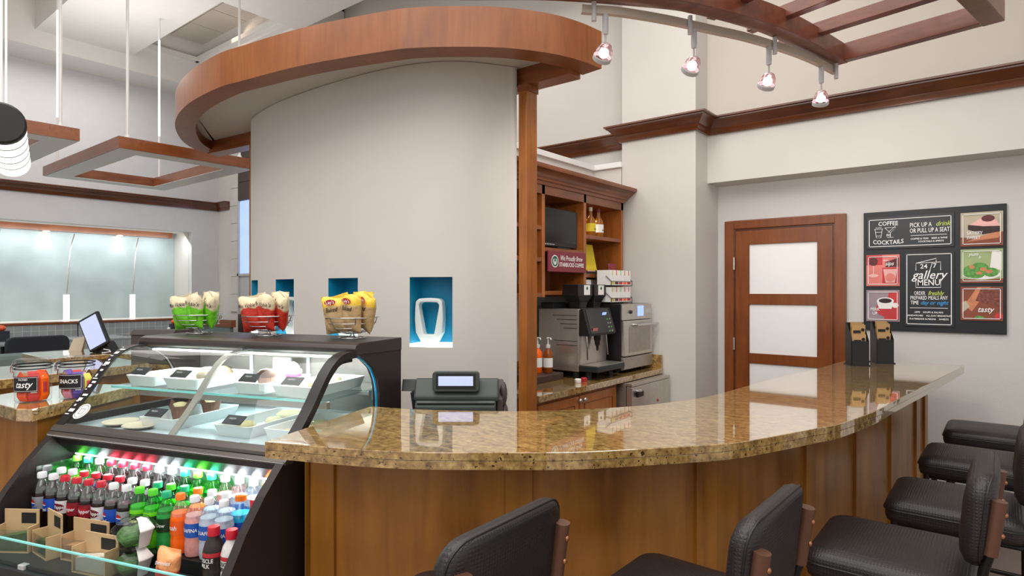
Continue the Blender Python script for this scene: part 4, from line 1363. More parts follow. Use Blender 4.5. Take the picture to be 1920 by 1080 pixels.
# ---------------------------------------------------------------- bar stools
def stool():
    t = thing('bar_stool', 'x', 'bar stool', (0, 0, 0), 0, 'black leather bar stools along the bar')
    def rr(w, d, r, z, s_=0):
        return [(a, b, z + s_ * (1 - (a / w * 2) ** 2) * (1 - (b / d * 2) ** 2)) for a, b in rrect(-w / 2, -d / 2, w / 2, d / 2, r, 5)]
    prof = [(.37, .674, .03), (.405, .680, .04), (.416, .695, .05), (.418, .73, .05), (.410, .745, .05), (.385, .756, .05), (.30, .764, .05), (.12, .768, .03)]
    G().loft([rr(w, w, r, z) for w, z, r in prof]).build('seat', 'leather', t, smooth=60)
    G().tube([(a, b, .722) for a, b in rrect(-.211, -.211, .211, .211, .05, 5)], .0032, 6, closed=True).build('seat_piping', 'leather_s', t, smooth=60)
    # back cushion: width along y, curved, leaning away
    loops = []
    for th, sc in ((-.050, .35), (-.047, .60), (-.037, .82), (-.020, .96), (-.002, 1.0), (.015, .99), (.024, .93), (.026, .84)):
        lp = []
        for a, b in rrect(-.20 * sc, -.125 * sc, .20 * sc, .125 * sc, .065 * sc, 6):
            z = .925 + b
            x = .215 + th + .10 * (b + .125) + .0 - .55 * a * a
            lp.append((x, a, z))
        loops.append(lp)
    G().loft(loops).build('backrest', 'leather', t, smooth=60)
    n = len(loops[3])
    G().tube([Vector(p) for p in loops[5]], .0028, 6, closed=True).build('back_piping', 'leather_s', t, smooth=60)
    for sy in (-1, 1):
        up = [(.212, sy * .172, .70), (.222, sy * .172, .80), (.238, sy * .172, .86), (.252, sy * .172, .985)]
        G().tube([(p[0], p[1], p[2]) for p in up], .0125, 10).build('upright', 'blackm', t, smooth=60)
        sl = G().tube([(.2345, sy * .172, .846), (.242, sy * .172, .90), (.2545, sy * .172, .99)], .0185, 12).build('copper_sleeve', 'copper', t, smooth=50)
        for z in (.90, .955):
            G().ball((.2605 + (z - .90) * .12, sy * .172, z), .006, .007, .007, 10, 6).build('rivet', 'rivet', sl, smooth=60)
        for sx in (-1, 1):
            G().tube([(sx * .175 + (.03 if sx > 0 else 0), sy * .172, .70), (sx * .20 + .01, sy * .195, 0.0)], .0125, 10).build('leg', 'blackm', t, smooth=60)
            G().lathe([(.015, 0), (.015, .012), (.012, .016)], 10, (sx * .20 + .01, sy * .195, 0)).build('foot_cap', 'black', t, smooth=40)
    G().tube([(-.17, -.17, .668), (.20, -.17, .668), (.20, .17, .668), (-.17, .17, .668)], .011, 8, closed=True).build('seat_frame', 'blackm', t, smooth=50)
    for z, pts in ((.24, [(-.187, -.187), (-.187, .187)]), (.30, [(-.187, -.186), (.204, -.186)]), (.30, [(-.187, .186), (.204, .186)]), (.30, [(.206, -.186), (.206, .186)])):
        G().tube([(a, b, z) for a, b in pts], .010, 8).build('footrest', 'blackm', t, smooth=50)
    return t


stl = stool(); KIDS[stl.name] = list(stl.children)
for c_ in stl.children: KIDS[c_.name] = list(c_.children)
POS_ = [(-1.055, 1.02, .02, 'black leather bar stool at the curved bar, its back nearest the display case'), (-.64, 1.495, -.02, 'black leather bar stool at the curved bar, second from the display case'), (-.262, 2.19, .0, 'black leather bar stool at the bend of the bar, seat fully in view'),
        (-.14, 2.85, .0, 'black leather bar stool, third from the menu board wall'), (-.10, 3.62, -.02, 'black leather bar stool, second from the menu board wall'), (-.055, 4.37, .0, 'black leather bar stool closest to the menu board wall')]
for i, (x, y, r, l) in enumerate(POS_):
    if i == 0:
        stl.location = (x, y, 0); stl.rotation_euler = (0, 0, r); stl['label'] = l
    else:
        dup(stl, (x, y, 0), r, l)

# ---------------------------------------------------------------- trellis with track lights above the bar
TI = catmull([(-1.45, 1.52), (-1.18, 1.74), (-.908, 2.04), (-.824, 2.17), (-.745, 2.332), (-.678, 2.503), (-.616, 2.735), (-.543, 3.095)], 8)
tre = thing('ceiling_trellis', 'curved cherry wood slat trellis hanging above the bar', 'trellis', (0, 0, 0))
G().band(TI, offset(TI, .075), 2.55, 2.63).build('inner_beam', 'wood_tr', tre, bevel=.003)
TO = offset(TI, -.56)
tp_ = Path(TI)
G().band(TO, offset(TO, .07), 2.55, 2.63).build('outer_beam', 'wood_tr', tre, bevel=.003)
for k in range(11):
    s_ = tp_.L - .022 - .26 * k
    if s_ < .05: break
    p, t = tp_.at(s_)
    n = Vector((-t.y, t.x))
    a = p + n * (.17 if k else .07); b = p - n * .50
    c_ = (a + b) / 2; ln = (a - b).length
    z0, z1 = (2.552, 2.628) if k == 0 else (2.60, 2.65)
    G().obox((c_.x, c_.y, (z0 + z1) / 2), (ln, .042, z1 - z0), (0, 0, math.atan2(-n.y, -n.x))).build('slat', 'wood_tr', tre, bevel=.002)
for s_ in (.3, 1.0, tp_.L - .25):
    p, t = tp_.at(s_); q = p - Vector((-t.y, t.x)) * .3
    G().tube([(q.x, q.y, 2.66), (q.x, q.y, 5.2)], .006, 6).build('hanging_rod', 'white_m', tre)
RL = catmull([(-1.165, 1.855), (-1.146, 1.877), (-1.072, 1.956), (-.966, 2.122), (-.873, 2.299), (-.787, 2.466), (-.692, 2.71), (-.634, 2.911), (-.597, 3.094)], 8)
rail = thing('track_rail', 'curved grey metal track rail below the trellis', 'track light rail', (0, 0, 0))
G().band(offset(RL, .01), offset(RL, -.01), 2.510, 2.538).build('rail', mat('track_rail_metal', 'c2b8a8', .4, metal=.3), rail, smooth=30)
rp = Path(RL)
for s_ in (.03, .42, .86, rp.L - .03):
    p, t = rp.at(s_)
    G().lathe([(.009, 0), (.009, .068)], 10, (p.x + .018, p.y, 2.48)).build('standoff', 'gray_l', rail, smooth=40)
M['shade_glass'] = clear('pink_tinted_lamp_glass', 'f0cdd0', .6, .12, .22)
SPT = [(-1.003, 1.823), (-.796, 2.166), (-.628, 2.537), (-.568, 2.947)]
aims = [(-2.2, 3.9, 1.9), (-2.1, 4.6, 1.9), (-1.3, 5.08, 1.5), (-.4, 5.08, 1.7)]
for i, (x, y) in enumerate(SPT):
    ZL = 2.515
    pt = min(RL, key=lambda q: (q - Vector((x, y))).length)
    t = thing('track_spotlight', ['track spotlight hanging closest to the canopy end', 'second track spotlight from the canopy end', 'third track spotlight from the canopy end', 'track spotlight hanging over the menu wall end of the rail'][i], 'spotlight', (pt.x, pt.y, ZL), 0, 'track spotlights on the curved rail')
    G().lathe([(.010, -.075), (.011, -.06), (.011, .0)], 10).tube([(0, 0, -.075), (0, 0, -.11)], .004, 6).build('stem', 'gray_l', t, smooth=40)
    d = (Vector(aims[i]) - Vector((pt.x, pt.y, ZL))).normalized()
    d = (d + Vector((-.35, -.25, -.55))).normalized()
    R = d.to_track_quat('Z', 'Y').to_matrix().to_4x4()
    m4 = Matrix.Translation((0, 0, -.125)) @ R
    G().lathe([(.006, -.018), (.018, -.014), (.027, .002), (.031, .022), (.0315, .03)], 18, caps=False).xf(m4).build('shade', 'shade_glass', t, smooth=50)
    G().lathe([(.0315, .028), (.034, .03), (.034, .044), (.0315, .046)], 18, caps=False).xf(m4).build('shade_rim', 'gray_l', t, smooth=50)
    G().ball((0, 0, .018), .019, .019, .018, 10, 6).xf(m4).build('bulb', 'bulb', t, smooth=60)
    spot('spot_lamp', tuple(Vector((pt.x, pt.y, ZL - .125)) + d * .065), aims[i], 16, ang=70)

# ---------------------------------------------------------------- hanging square frames and lit tube pendant in the seating area
def hang_frame(x0, y0, x1, y1, z, label):
    t = thing('hanging_frame', label, 'ceiling frame', (0, 0, 0), 0, 'hanging square wood frames')
    b = .2
    for nm, q, mm in (('frame_side', (x0, y0, x1, y0 + b), 'wood_h'), ('frame_side', (x0, y1 - b, x1, y1), 'wood_h'), ('frame_side', (x0, y0 + b, x0 + b, y1 - b), 'wood_y'), ('frame_side', (x1 - b, y0 + b, x1, y1 - b), 'wood_y')):
        G().box(q[0], q[1], z, q[2], q[3], z + .095).build(nm, mm, t)
        G().box(q[0] + (.012 if q[0] == x0 else 0), q[1] + (.012 if q[1] == y0 else 0), z - .004, q[2] - (.012 if q[2] == x1 else 0), q[3] - (.012 if q[3] == y1 else 0), z - .0003).build('white_underside', 'white_m', t)
    for x in (x0 + .1, x1 - .1):
        for y in (y0 + .1, y1 - .1):
            G().tube([(x, y, z + .095), (x, y, 4.655)], .012, 8).lathe([(.03, z + .095), (.012, z + .14)], 8, (x, y, 0)).build('hanging_rod', 'white_m', t, smooth=40)


hang_frame(-7.66, 1.93, -5.645, 3.10, 2.70, 'hanging square cherry frame partly behind the drum wall')
hang_frame(-7.66, .45, -5.645, 1.66, 2.70, 'hanging square cherry frame behind the lit tube pendant')
tb = thing('tube_pendant', 'lit white drum tube pendant with black end cap and dark rings', 'pendant lamp', (0, 0, 0))
fwd = Vector((-.6234, .782, 0)); rgt = Vector((.782, .6234, 0))
a = fwd * 3.0 + rgt * (-2.49) + Vector((0, 0, 2.35)); b = fwd * 3.9 + rgt * (-3.17) + Vector((0, 0, 2.35))
ax = (b - a).normalized()
up = Vector((0, 0, 1)); sd = ax.cross(up).normalized()


def circ_at(p, r, n=28):
    return [p + r * (math.cos(2 * PI * q / n) * sd + math.sin(2 * PI * q / n) * up) for q in range(n)]


G().loft([circ_at(a + ax * .045, .098), circ_at(b, .098)]).build('lit_tube', 'tube_glow', tb, smooth=50)
G().loft([circ_at(a + ax * .0, .092), circ_at(a + ax * .008, .101), circ_at(a + ax * .05, .101)]).build('end_cap', 'black', tb, smooth=40)
for k in range(4):
    p = a + ax * (.21 + .21 * k)
    G().loft([circ_at(p, .1), circ_at(p + ax * .01, .1)]).build('band_ring', 'blackm', tb)
for k in (.05, .5):
    p = a + ax * k
    G().tube([p + up * .1, Vector((p.x, p.y, 4.7))], .006, 6).build('hanging_rod', 'white_m', tb)

# ---------------------------------------------------------------- back bar: hutch, worktop, cabinet, machines
hu = thing('shelf_hutch', 'tall cherry wood shelf hutch with crown moulding on the partition wall', 'shelf unit', (-2.766, 3.82, 0))
HX = .316      # depth
def hb(y0, z0, y1, z1, x0=0, x1=HX):
    return G().box(x0, y0 - 3.82, z0, x1, y1 - 3.82, z1)
hb(3.05, 1.485, 4.545, 2.26, 0, .012).build('back_panel', 'wood_hutch', hu)
for y0, y1, nm in ((3.05, 3.09, 'side_panel'), (3.40, 3.436, 'divider'), (3.935, 3.97, 'divider'), (4.51, 4.545, 'side_panel')):
    hb(y0, 1.485, y1, 2.26, .012).build(nm, 'wood_hutch', hu, bevel=.002)
hb(3.05, 2.19, 4.545, 2.26, .012, HX).build('top_rail', 'wood_y', hu)
for y0, y1, z in ((3.09, 3.40, 1.945), (3.09, 3.40, 1.728), (3.09, 3.40, 1.487), (3.436, 3.935, 1.80), (3.436, 3.935, 1.50), (3.97, 4.51, 1.925), (3.97, 4.51, 1.63), (3.97, 4.51, 1.487)):
    hb(y0, z, y1, z + .028, .012, HX - .004).build('shelf', 'wood_y', hu, bevel=.001)
prof = [(0, 2.25), (.012, 2.25), (.016, 2.27), (.03, 2.275), (.034, 2.29), (.055, 2.302), (.085, 2.335), (.095, 2.338), (.1, 2.35), (.1, 2.366), (0, 2.366)]
loops = []
for (x, y), (nx, ny) in (((0, 3.05 - 3.82), (0, -1)), ((HX, 3.05 - 3.82), (1, -1)), ((HX, 4.545 - 3.82), (1, 1)), ((0, 4.545 - 3.82), (0, 1))):
    loops.append([(x + nx * q, y + ny * q * .5, w) for q, w in prof])
G().loft(loops).build('crown', 'wood_y', hu, smooth=35)
G().box(0, 3.05 - 3.82, 2.26, HX, 4.545 - 3.82, 2.30).build('top_panel', 'wood_y', hu)
pk = G().lathe([(.035, -.008), (.035, 0)], 18, (.17, 4.13 - 3.82, 2.189)).build('puck_light', 'steel', hu)
G().disc((.17, 4.13 - 3.82, 2.1805), .029, 18).build('lens', 'puck', pk)
o = spot('puck_lamp', (-2.596, 4.13, 2.175), (-2.55, 4.2, 1.4), 4.0, (1, .9, .75), 120)

mon = thing('monitor', 'black flat monitor standing in the hutch above the maroon sign', 'monitor', (-2.50, 3.668, 1.8285))
G().box(-.02, -.222, .012, .02, .222, .285).build('bezel', 'black', mon, bevel=.006)
G().box(.0201, -.205, .045, .0212, .205, .272).build('screen', 'screen_off', mon)
text(G(), 'I N T E L', .016, (.0215, -.13, .026), (0, 1, 0), (0, 0, 1)).build('lettering', 'gray_l', mon) if False else None
G().box(-.05, -.08, 0, .05, .08, .008).box(-.015, -.03, .008, .0, .03, .05).build('stand', 'black', mon, bevel=.002)
for k in range(6):
    G().box(.0203, -.19 + .02 * k, .024, .0215, -.18 + .02 * k, .031).build('button', 'gray_l', mon)

sg = thing('coffee_sign', 'maroon coffee sign board with round green emblem below the monitor', 'sign', (-2.4445, 3.70, 1.735))
G().box(-.004, -.243, -.073, .008, .243, .073).build('board', 'maroon', sg, bevel=.002)
g = G()
text(g, 'We Proudly Brew', .052, (.0088, .045, .024), (0, 1, 0), (0, 0, 1), shear=.25, bold=.004, fit=.29)
text(g, 'STARBUCKS COFFEE', .04, (.0088, .05, -.022), (0, 1, 0), (0, 0, 1), bold=.014, fit=.32)
g.build('lettering', 'wprint', sg)
em = G().disc((.0087, -.165, 0), .043, 24, ax='x').build('round_emblem', 'wprint', sg)
G().disc((.0091, -.165, 0), .037, 24, ax='x').build('emblem_field', 'sign_green', em)
g = G().disc((.0094, -.165, -.002), .023, 18, ax='x')
g.build('emblem_disc', 'wprint', em)
g = G()
g.add([(.0097, -.165 + a, b) for a, b in ((-.009, .016), (-.006, .022), (0, .019), (.006, .022), (.009, .016), (.006, .0), (0, -.004), (-.006, .0))], [tuple(range(8))])
for s_ in (-1, 1):
    g.tube([(.0097, -.165 + s_ * .007, .008), (.0097, -.165 + s_ * .013, -.003), (.0097, -.165 + s_ * .009, -.018)], .0025, 4)
g.build('emblem_figure', 'sign_green', em)

def liquor(name, label, x, y, z, body, lab, capm, sq=False):
    o = thing(name, label, 'bottle', (x, y, z), 0, 'spirit bottles on the hutch shelf')
    G().lathe([(.036, 0), (.040, .004), (.040, .11), (.034, .13), (.016, .155), (.013, .165), (.0125, .20)], 18).build('glass_body', body, o, smooth=45)
    G().lathe([(.0405, .035), (.0405, .098)], 18, caps=False).build('label_band', lab, o, smooth=60)
    G().lathe([(.0145, .195), (.0145, .225)], 14).build('cap', capm, o, smooth=40)
    g = G()
    text(g, 'RESERVE', .013, (0, 0, .078), (0, 1, 0), (0, 0, 1), bold=.02, cyl=.0412) if False else g.box(.0400, -.012, .05, .0412, .012, .056)
    g.build('label_print', 'ink', o)


liquor('spirit_bottle', 'pale spirit bottle against the divider on the top hutch shelf', -2.56, 4.018, 1.9535, 'acrylic', 'paper', 'gray_l')
liquor('spirit_bottle', 'golden spirit bottle with yellow label in the middle of top shelf', -2.51, 4.13, 1.9535, 'whisky', 'yellow', 'cream')
liquor('spirit_bottle', 'amber spirit bottle with white label and dark red cap on top shelf', -2.51, 4.25, 1.9535, 'whisky', 'paper', 'emblem_red')
yb = thing('notice_board', 'black clipboard with yellow notice leaning on the middle hutch shelf', 'clipboard', (-2.56, 4.17, 1.658))
G().obox((.0, 0, .125), (.006, .20, .25), (0, math.radians(-12), 0)).build('board', 'black', yb)
G().obox((.0048, .012, .135), (.002, .165, .21), (0, math.radians(-12), 0)).build('yellow_sheet', 'yellow', yb)
G().obox((.019, .018, .058), (.002, .13, .07), (0, math.radians(-12), 0)).build('pink_sheet', 'pp', yb)
o = thing('small_card', 'small maroon card standing on the shelf above the tea rack', 'card', (-2.47, 4.40, 1.658)); G().obox((0, 0, .045), (.004, .13, .09), (0, math.radians(-8), 0)).build('card', 'maroon', o)
text(G(), 'TEA', .03, (.0065, 0, .05), (0, 1, 0), (0, 0, 1), bold=.01).build('lettering', 'red_pk', o)
for i, y in enumerate((3.18, 3.30)):
    o = tag(G().lathe([(.028, 0), (.004, .004), (.004, .05), (.03, .075), (.036, .11), (.03, .14)], 16, caps=False).build('wine_glass', 'acrylic', smooth=50), 'clear stemmed glass on the left hutch bay lower shelf, ' + ('rear one' if i == 0 else 'one by the stile'), 'glass', 'stemmed glasses in the hutch')
    o.location = (-2.52, y + .06, 1.516)
for i in range(3):
    o = tag(G().box(-.05, -.042, 0, .05, .042, .098).build('supply_box', 'steel2' if i else 'paper', bevel=.002), ['white supply box against the hutch divider', 'grey supply box in the middle under the shelf', 'grey supply box partly behind the tea rack'][i], 'box', 'supply boxes under the hutch shelf')
    o.location = (-2.52, 4.03 + .09 * i, 1.516)

bc = thing('back_counter', 'golden granite back counter holding the coffee machine and oven', 'counter', (-2.43, 3.7, 0))
G().box(-.33, 2.905 - 3.7, .874, .318, 4.575 - 3.7, .914).build('slab', 'granite', bc, bevel=.003)
G().box(-.33, 4.565 - 3.7, .9145, .31, 4.585 - 3.7, 1.02).box(-.334, 2.905 - 3.7, .9145, -.315, 4.565 - 3.7, 1.02).build('backsplash', 'granite', bc, bevel=.002)
cb = thing('base_cabinet', 'orange cherry wood base cabinet with two doors under the granite back counter', 'cabinet', (-2.43, 3.38, 0))
G().box(-.33, 2.905 - 3.38, .08, .27, 3.905 - 3.38, .872).build('body', 'wood_cab', cb)
for y0, y1, ky in ((2.93, 3.375, 3.355), (3.385, 3.86, 3.41)):
    d = G().box(.271, y0 - 3.38, .10, .292, y1 - 3.38, .85)
    d = d.build('door', 'wood_cab', cb, bevel=.002)
    g = G()
    a, b, c_, e = y0 - 3.38 + .055, y1 - 3.38 - .055, .155, .795
    g.loft([[(.2925, a, c_), (.2925, b, c_), (.2925, b, e), (.2925, a, e)], [(.288, a + .006, c_ + .006), (.288, b - .006, c_ + .006), (.288, b - .006, e - .006), (.288, a + .006, e - .006)]], caps=False)
    g.add([(.2932, a, c_), (.2932, b, c_), (.2932, b, e), (.2932, a, e)], [])
    G().tube([(.2925, a, c_), (.2925, b, c_), (.2925, b, e), (.2925, a, e)], .003, 4, closed=True).build('panel_groove', 'wood_dark', d)
    k = G().lathe([(.006, 0), (.006, .012), (.014, .02), (.015, .03), (.009, .036)], 14).xf(Matrix.Translation((.292, ky - 3.38, .825)) @ Matrix.Rotation(PI / 2, 4, 'Y')).build('knob', 'steel', d, smooth=50)
fr = thing('undercounter_fridge', 'stainless undercounter fridge standing beside the base cabinet', 'fridge', (-2.40, 4.245, 0))
G().box(-.33, -.315, .05, .30, .315, .868).build('body', 'steel2', fr, bevel=.003)
G().box(.305, -.313, .08, .35, .313, .845).build('door', 'steel', fr, bevel=.004)
G().box(.30, -.316, .848, .352, .316, .8695).build('top_trim', 'steel', fr, bevel=.002)
G().box(.352, -.26, .77, .372, -.17, .81).tube([(.35, -.28, .80), (.365, -.22, .80)], .006, 6).build('latch', 'black', fr, bevel=.003)
G().tube([(.352, -.25, .812), (.372, -.25, .812), (.372, -.20, .812), (.352, -.20, .812)], .006, 8).build('handle', 'chrome', fr, smooth=50)
G().lathe([(.01, 0), (.01, .004)], 12).xf(Matrix.Translation((.351, .10, .70)) @ Matrix.Rotation(PI / 2, 4, 'Y')).build('badge', 'red', fr)

cm = thing('espresso_machine', 'stainless bean to cup espresso machine with two black bean hoppers', 'coffee machine', (-2.45, 3.82, .9145))
# local y: along counter, x towards the room
def cbx(x0, y0, z0, x1, y1, z1): return G().box(x0, y0, z0, x1, y1, z1)
cbx(-.20, -.185, .05, .145, .19, .488).build('side_body', 'steel', cm, bevel=.006)
for k in range(6):
    z = .44 - .03 * k if k < 4 else .26 - .03 * (k - 4)
    G().box(-.07 + .03 * (k % 4), -.1864, z, .13, -.1849, z + .004).build('vent_slot', 'till_d', cm)
G().prism([(.146, .30), (.155, .49), (.18, .488), (.23, .315), (.225, .30)], -.185, .19, 'y').build('control_head', 'black', cm, bevel=.004)
G().prism([(.183, .482), (.2305, .318), (.2315, .318), (.184, .482)], -.16, .165, 'y').build('touch_panel', 'screen_off', cm)
G().obox((.1965, .075, .445), (.002, .055, .03), (0, math.radians(16), 0)).build('display', 'screen_blue', cm)
for r in range(4):
    for c_ in range(2):
        G().obox((.206 + .008 * r, .10 + .035 * c_, .41 - .028 * r), (.003, .014, .010), (0, math.radians(16), 0)).build('button', 'gray_l' if (r + c_) % 3 else 'cap_lime', cm)
G().obox((.2265, -.10, .338), (.003, .06, .032), (0, math.radians(16), 0)).build('price_sticker', 'pk_bg', cm)
G().box(.146, -.18, .10, .150, .185, .30).build('brew_back', 'steel', cm)
G().lathe([(.018, -.07), (.02, -.04), (.026, -.03), (.026, 0)], 14, (.19, -.01, .30)).lathe([(.006, -.11), (.012, -.07)], 10, (.19, -.01, .30)).build('spout', 'black', cm, smooth=45)
G().tube([(.175, -.13, .30), (.178, -.13, .25), (.18, -.125, .13)], .006, 8).build('steam_wand', 'chrome', cm, smooth=50)
G().tube([(.18, .13, .30), (.185, .135, .22), (.19, .14, .15)], .005, 8).build('water_spout', 'chrome', cm, smooth=50)
G().box(.146, -.19, .055, .30, .195, .095).build('drip_tray', 'till_d', cm, bevel=.006)
G().box(.155, -.18, .0955, .292, .185, .099).build('drip_grid', 'steel', cm)
for x in (-.16, .10, .2):
    for y in (-.15, .15):
        G().lathe([(.022, 0), (.022, .05)], 12, (x, y, 0)).build('foot', 'black', cm, smooth=40)
for i, y in enumerate((-.07, .125)):
    w = .105 if i == 0 else .08
    h = G().loft([[(.02, y - .04, .489), (.11, y - .04, .489), (.11, y + .04, .489), (.02, y + .04, .489)], [(.015, y - .05, .53), (.115, y - .05, .53), (.115, y + .05, .53), (.015, y + .05, .53)],
              [(.005, y - w, .58), (.135, y - w, .58), (.135, y + .085, .58), (.005, y + .085, .58)], [(.005, y - w, .66), (.135, y - w, .66), (.135, y + .085, .66), (.005, y + .085, .66)]]).build('bean_hopper', 'black', cm, bevel=.004)
    G().box(.1352, y - .03, .585, .1365, y + .05, .655).build('hopper_sticker', 'paper', h)
    G().disc((.137, y + .01, .632), .012, 16, ax='x').build('sticker_emblem', 'sign_green', h)
G().box(-.19, -.17, .489, -.08, .0, .53).build('water_lid', 'till_d', cm, bevel=.003)

ov = thing('speed_oven', 'stainless countertop speed oven with black side at the wall end of the back counter', 'oven', (-2.45, 4.31, .9145))
G().box(-.26, -.24, .02, .235, .238, .515).build('body', 'black', ov, bevel=.004)
G().box(.235, -.24, .395, .25, .238, .515).build('control_fascia', 'steel', ov, bevel=.003)
G().box(.2505, .0, .42, .252, .10, .50).build('display', 'screen_blue', ov)
G().lathe([(.014, 0), (.012, .014)], 14).xf(Matrix.Translation((.25, -.12, .455)) @ Matrix.Rotation(PI / 2, 4, 'Y')).build('knob', 'black', ov, smooth=40)
G().box(.2505, .14, .44, .252, .22, .475).build('name_plate', 'gray_l', ov)
dr = G().box(.235, -.235, .125, .262, .234, .39).build('door', 'steel', ov, bevel=.006)
G().box(.2625, -.16, .15, .264, .19, .345).build('door_press', 'steel2', dr, bevel=.0005)
G().tube([(.262, -.10, .355), (.295, -.10, .357), (.295, .255, .357), (.262, .235, .355)], .010, 10).build('handle', 'chrome', dr, smooth=50)
G().prism([(.235, .02), (.262, .03), (.258, .118), (.235, .12)], -.235, .234, 'y').build('lower_fascia', 'steel2', ov, bevel=.003)
for x in (-.2, .18):
    for y in (-.2, .2):
        G().lathe([(.018, 0), (.018, .02)], 10, (x, y, 0)).build('foot', 'black', ov)

tr_ = thing('tea_rack', 'two tier wire rack of white tea boxes standing on the oven', 'tea rack', (-2.37, 4.235, 1.4295))
for k in range(2):
    z = .01 + .128 * k
    G().tube([(-.06, -.163, z), (.075, -.163, z), (.075, .163, z), (-.06, .163, z)], .003, 6, closed=True).tube([(.03, -.165, z + .075), (.075, -.165, z + .035), (.077, -.158, z + .033), (.077, .158, z + .033), (.075, .165, z + .035), (.03, .165, z + .075)], .0025, 6).tube([(.076, -.164, z), (.076, -.164, z + .035)], .0025, 6).tube([(.076, .164, z), (.076, .164, z + .035)], .0025, 6).build('wire_tray', 'blackm', tr_, smooth=50)
    for i in range(5):
        y = -.128 + .064 * i
        b = G().box(-.05, y - .031, z + .004, .066, y + .031, z + .118).build('tea_box', 'paper', tr_, bevel=.001)
        G().box(.0662, y - .006, z + .08, .0668, y + .004, z + .117).build('print', ['yel_pk', 'orange_pk', 'cap_lime', 'orange_pk', 'orange_pk'][i], b)
        G().box(.0662, y - .027, z + .012, .0668, y + .027, z + .03).build('print', ['yel_pk', 'brown_pk', 'red_pk', 'crush', 'red_pk'][i], b)
G().tube([(-.06, -.163, 0), (-.06, -.163, .26)], .003, 6).tube([(-.06, .163, 0), (-.06, .163, .26)], .003, 6).tube([(.075, -.163, 0), (.075, -.163, .01)], .003, 6).tube([(.075, .163, 0), (.075, .163, .01)], .003, 6).build('upright', 'blackm', tr_)

ba = thing('syrup_tray', 'dark speckled raised bar tray holding syrup bottles beside the espresso machine', 'tray', (-2.52, 3.42, .9145))
G().box(-.16, -.15, 0, .12, .17, .045).build('tray', 'tile_d', ba, bevel=.006)
for i, (x, y, capm, lq) in enumerate(((-2.60, 3.40, 'red', 'syrup'), (-2.53, 3.46, 'white', 'crush'), (-2.47, 3.50, 'white', 'syrup'))):
    o = thing('syrup_bottle', ['syrup bottle with red pump on the dark bar tray', 'orange syrup bottle with white pump in the middle of the tray', 'amber syrup bottle with white pump next to the espresso machine'][i], 'bottle', (x, y, .96), 0, 'syrup pump bottles')
    G().lathe([(.03, 0), (.033, .004), (.033, .12), (.03, .145), (.015, .165), (.013, .175)], 16).build('bottle_body', lq, o, smooth=45)
    G().lathe([(.0335, .04), (.0335, .105)], 16, caps=False).build('label_band', 'paper', o, smooth=60)
    G().lathe([(.015, .172), (.016, .178), (.016, .195), (.006, .197), (.005, .235), (.012, .237), (.011, .246)], 12).tube([(0, 0, .241), (.035, -.02, .243), (.042, -.024, .232)], .005, 6).build('pump', capm, o, smooth=40)
for i, (m_, y, l) in enumerate((('paper', 3.64, 'small white box lying under the espresso machine'), ('red', 3.68, 'small dark red jar lid under the espresso machine'))):
    o = tag(G().lathe([(.02, 0), (.022, .003), (.022, .022), (.018, .026)], 14).build('small_jar', m_, smooth=40), l, 'jar'); o.location = (-2.225 - .0, 3.50 + .075 * i, .9145)

# ---------------------------------------------------------------- till on the staff worktop
tl = thing('till_terminal', 'grey till with lit customer display standing behind the curved bar', 'cash register', (-1.90, 2.0, .8705), math.radians(38.5))
G().prism([(-.12, 0), (-.135, .165), (-.12, .19), (.02, .20), (.10, .16), (.12, 0)], -.175, .17, 'x').build('body', 'till', tl, bevel=.008)
G().prism([(-.115, .185), (-.118, .205), (-.075, .275), (-.045, .278), (0, .2)], -.182, .182, 'x').build('display_arm_housing', 'till', tl, bevel=.008)
G().obox((-.101, 0, .238), (.30, .004, .055), (math.radians(-30), 0, 0)).build('recess_panel', 'till_d', tl)
for s_ in (-1, 1):
    G().prism([(s_ * .165, 0), (s_ * .11, 0), (s_ * .125, .075), (s_ * .165, .085)], -.141, -.12, 'y').build('foot_recess', 'till_d', tl)
G().box(-.165, -.1335, .176, .165, -.117, .181).build('paper_slot', 'black', tl)
G().loft([[(a * sc, y, b * sc2 + .272) for a, b in rrect(-.1, -.042, .1, .042, .014, 4)] for y, sc, sc2 in ((-.13, .98, .97), (-.125, 1, 1), (-.10, 1, 1), (-.095, .96, .95))]).build('display_shell', 'till', tl, smooth=45)
G().box(-.084, -.1315, .242, .084, -.1303, .306).build('display_bezel', 'screen_off', tl)
G().box(-.074, -.1325, .255, .074, -.1317, .296).build('display_screen', 'screen_lit', tl)
G().prism([(-.09, 0), (-.08, .19), (.05, .26), (.10, .2), (.1, 0)], .172, .20, 'x').build('side_cover', 'till_b', tl, bevel=.006)
G().ball((.20, 0, .20), .018, .07, .055, 12, 8).build('card_reader_lump', 'till_b', tl, smooth=60)
G().ball((.205, 0, .09), .02, .08, .07, 12, 8).build('side_bulge', 'till_b', tl, smooth=60)
G().obox((-.185, -.05, .14), (.012, .06, .16), (0, math.radians(-8), 0)).build('card_slot', 'till_d', tl, bevel=.003)

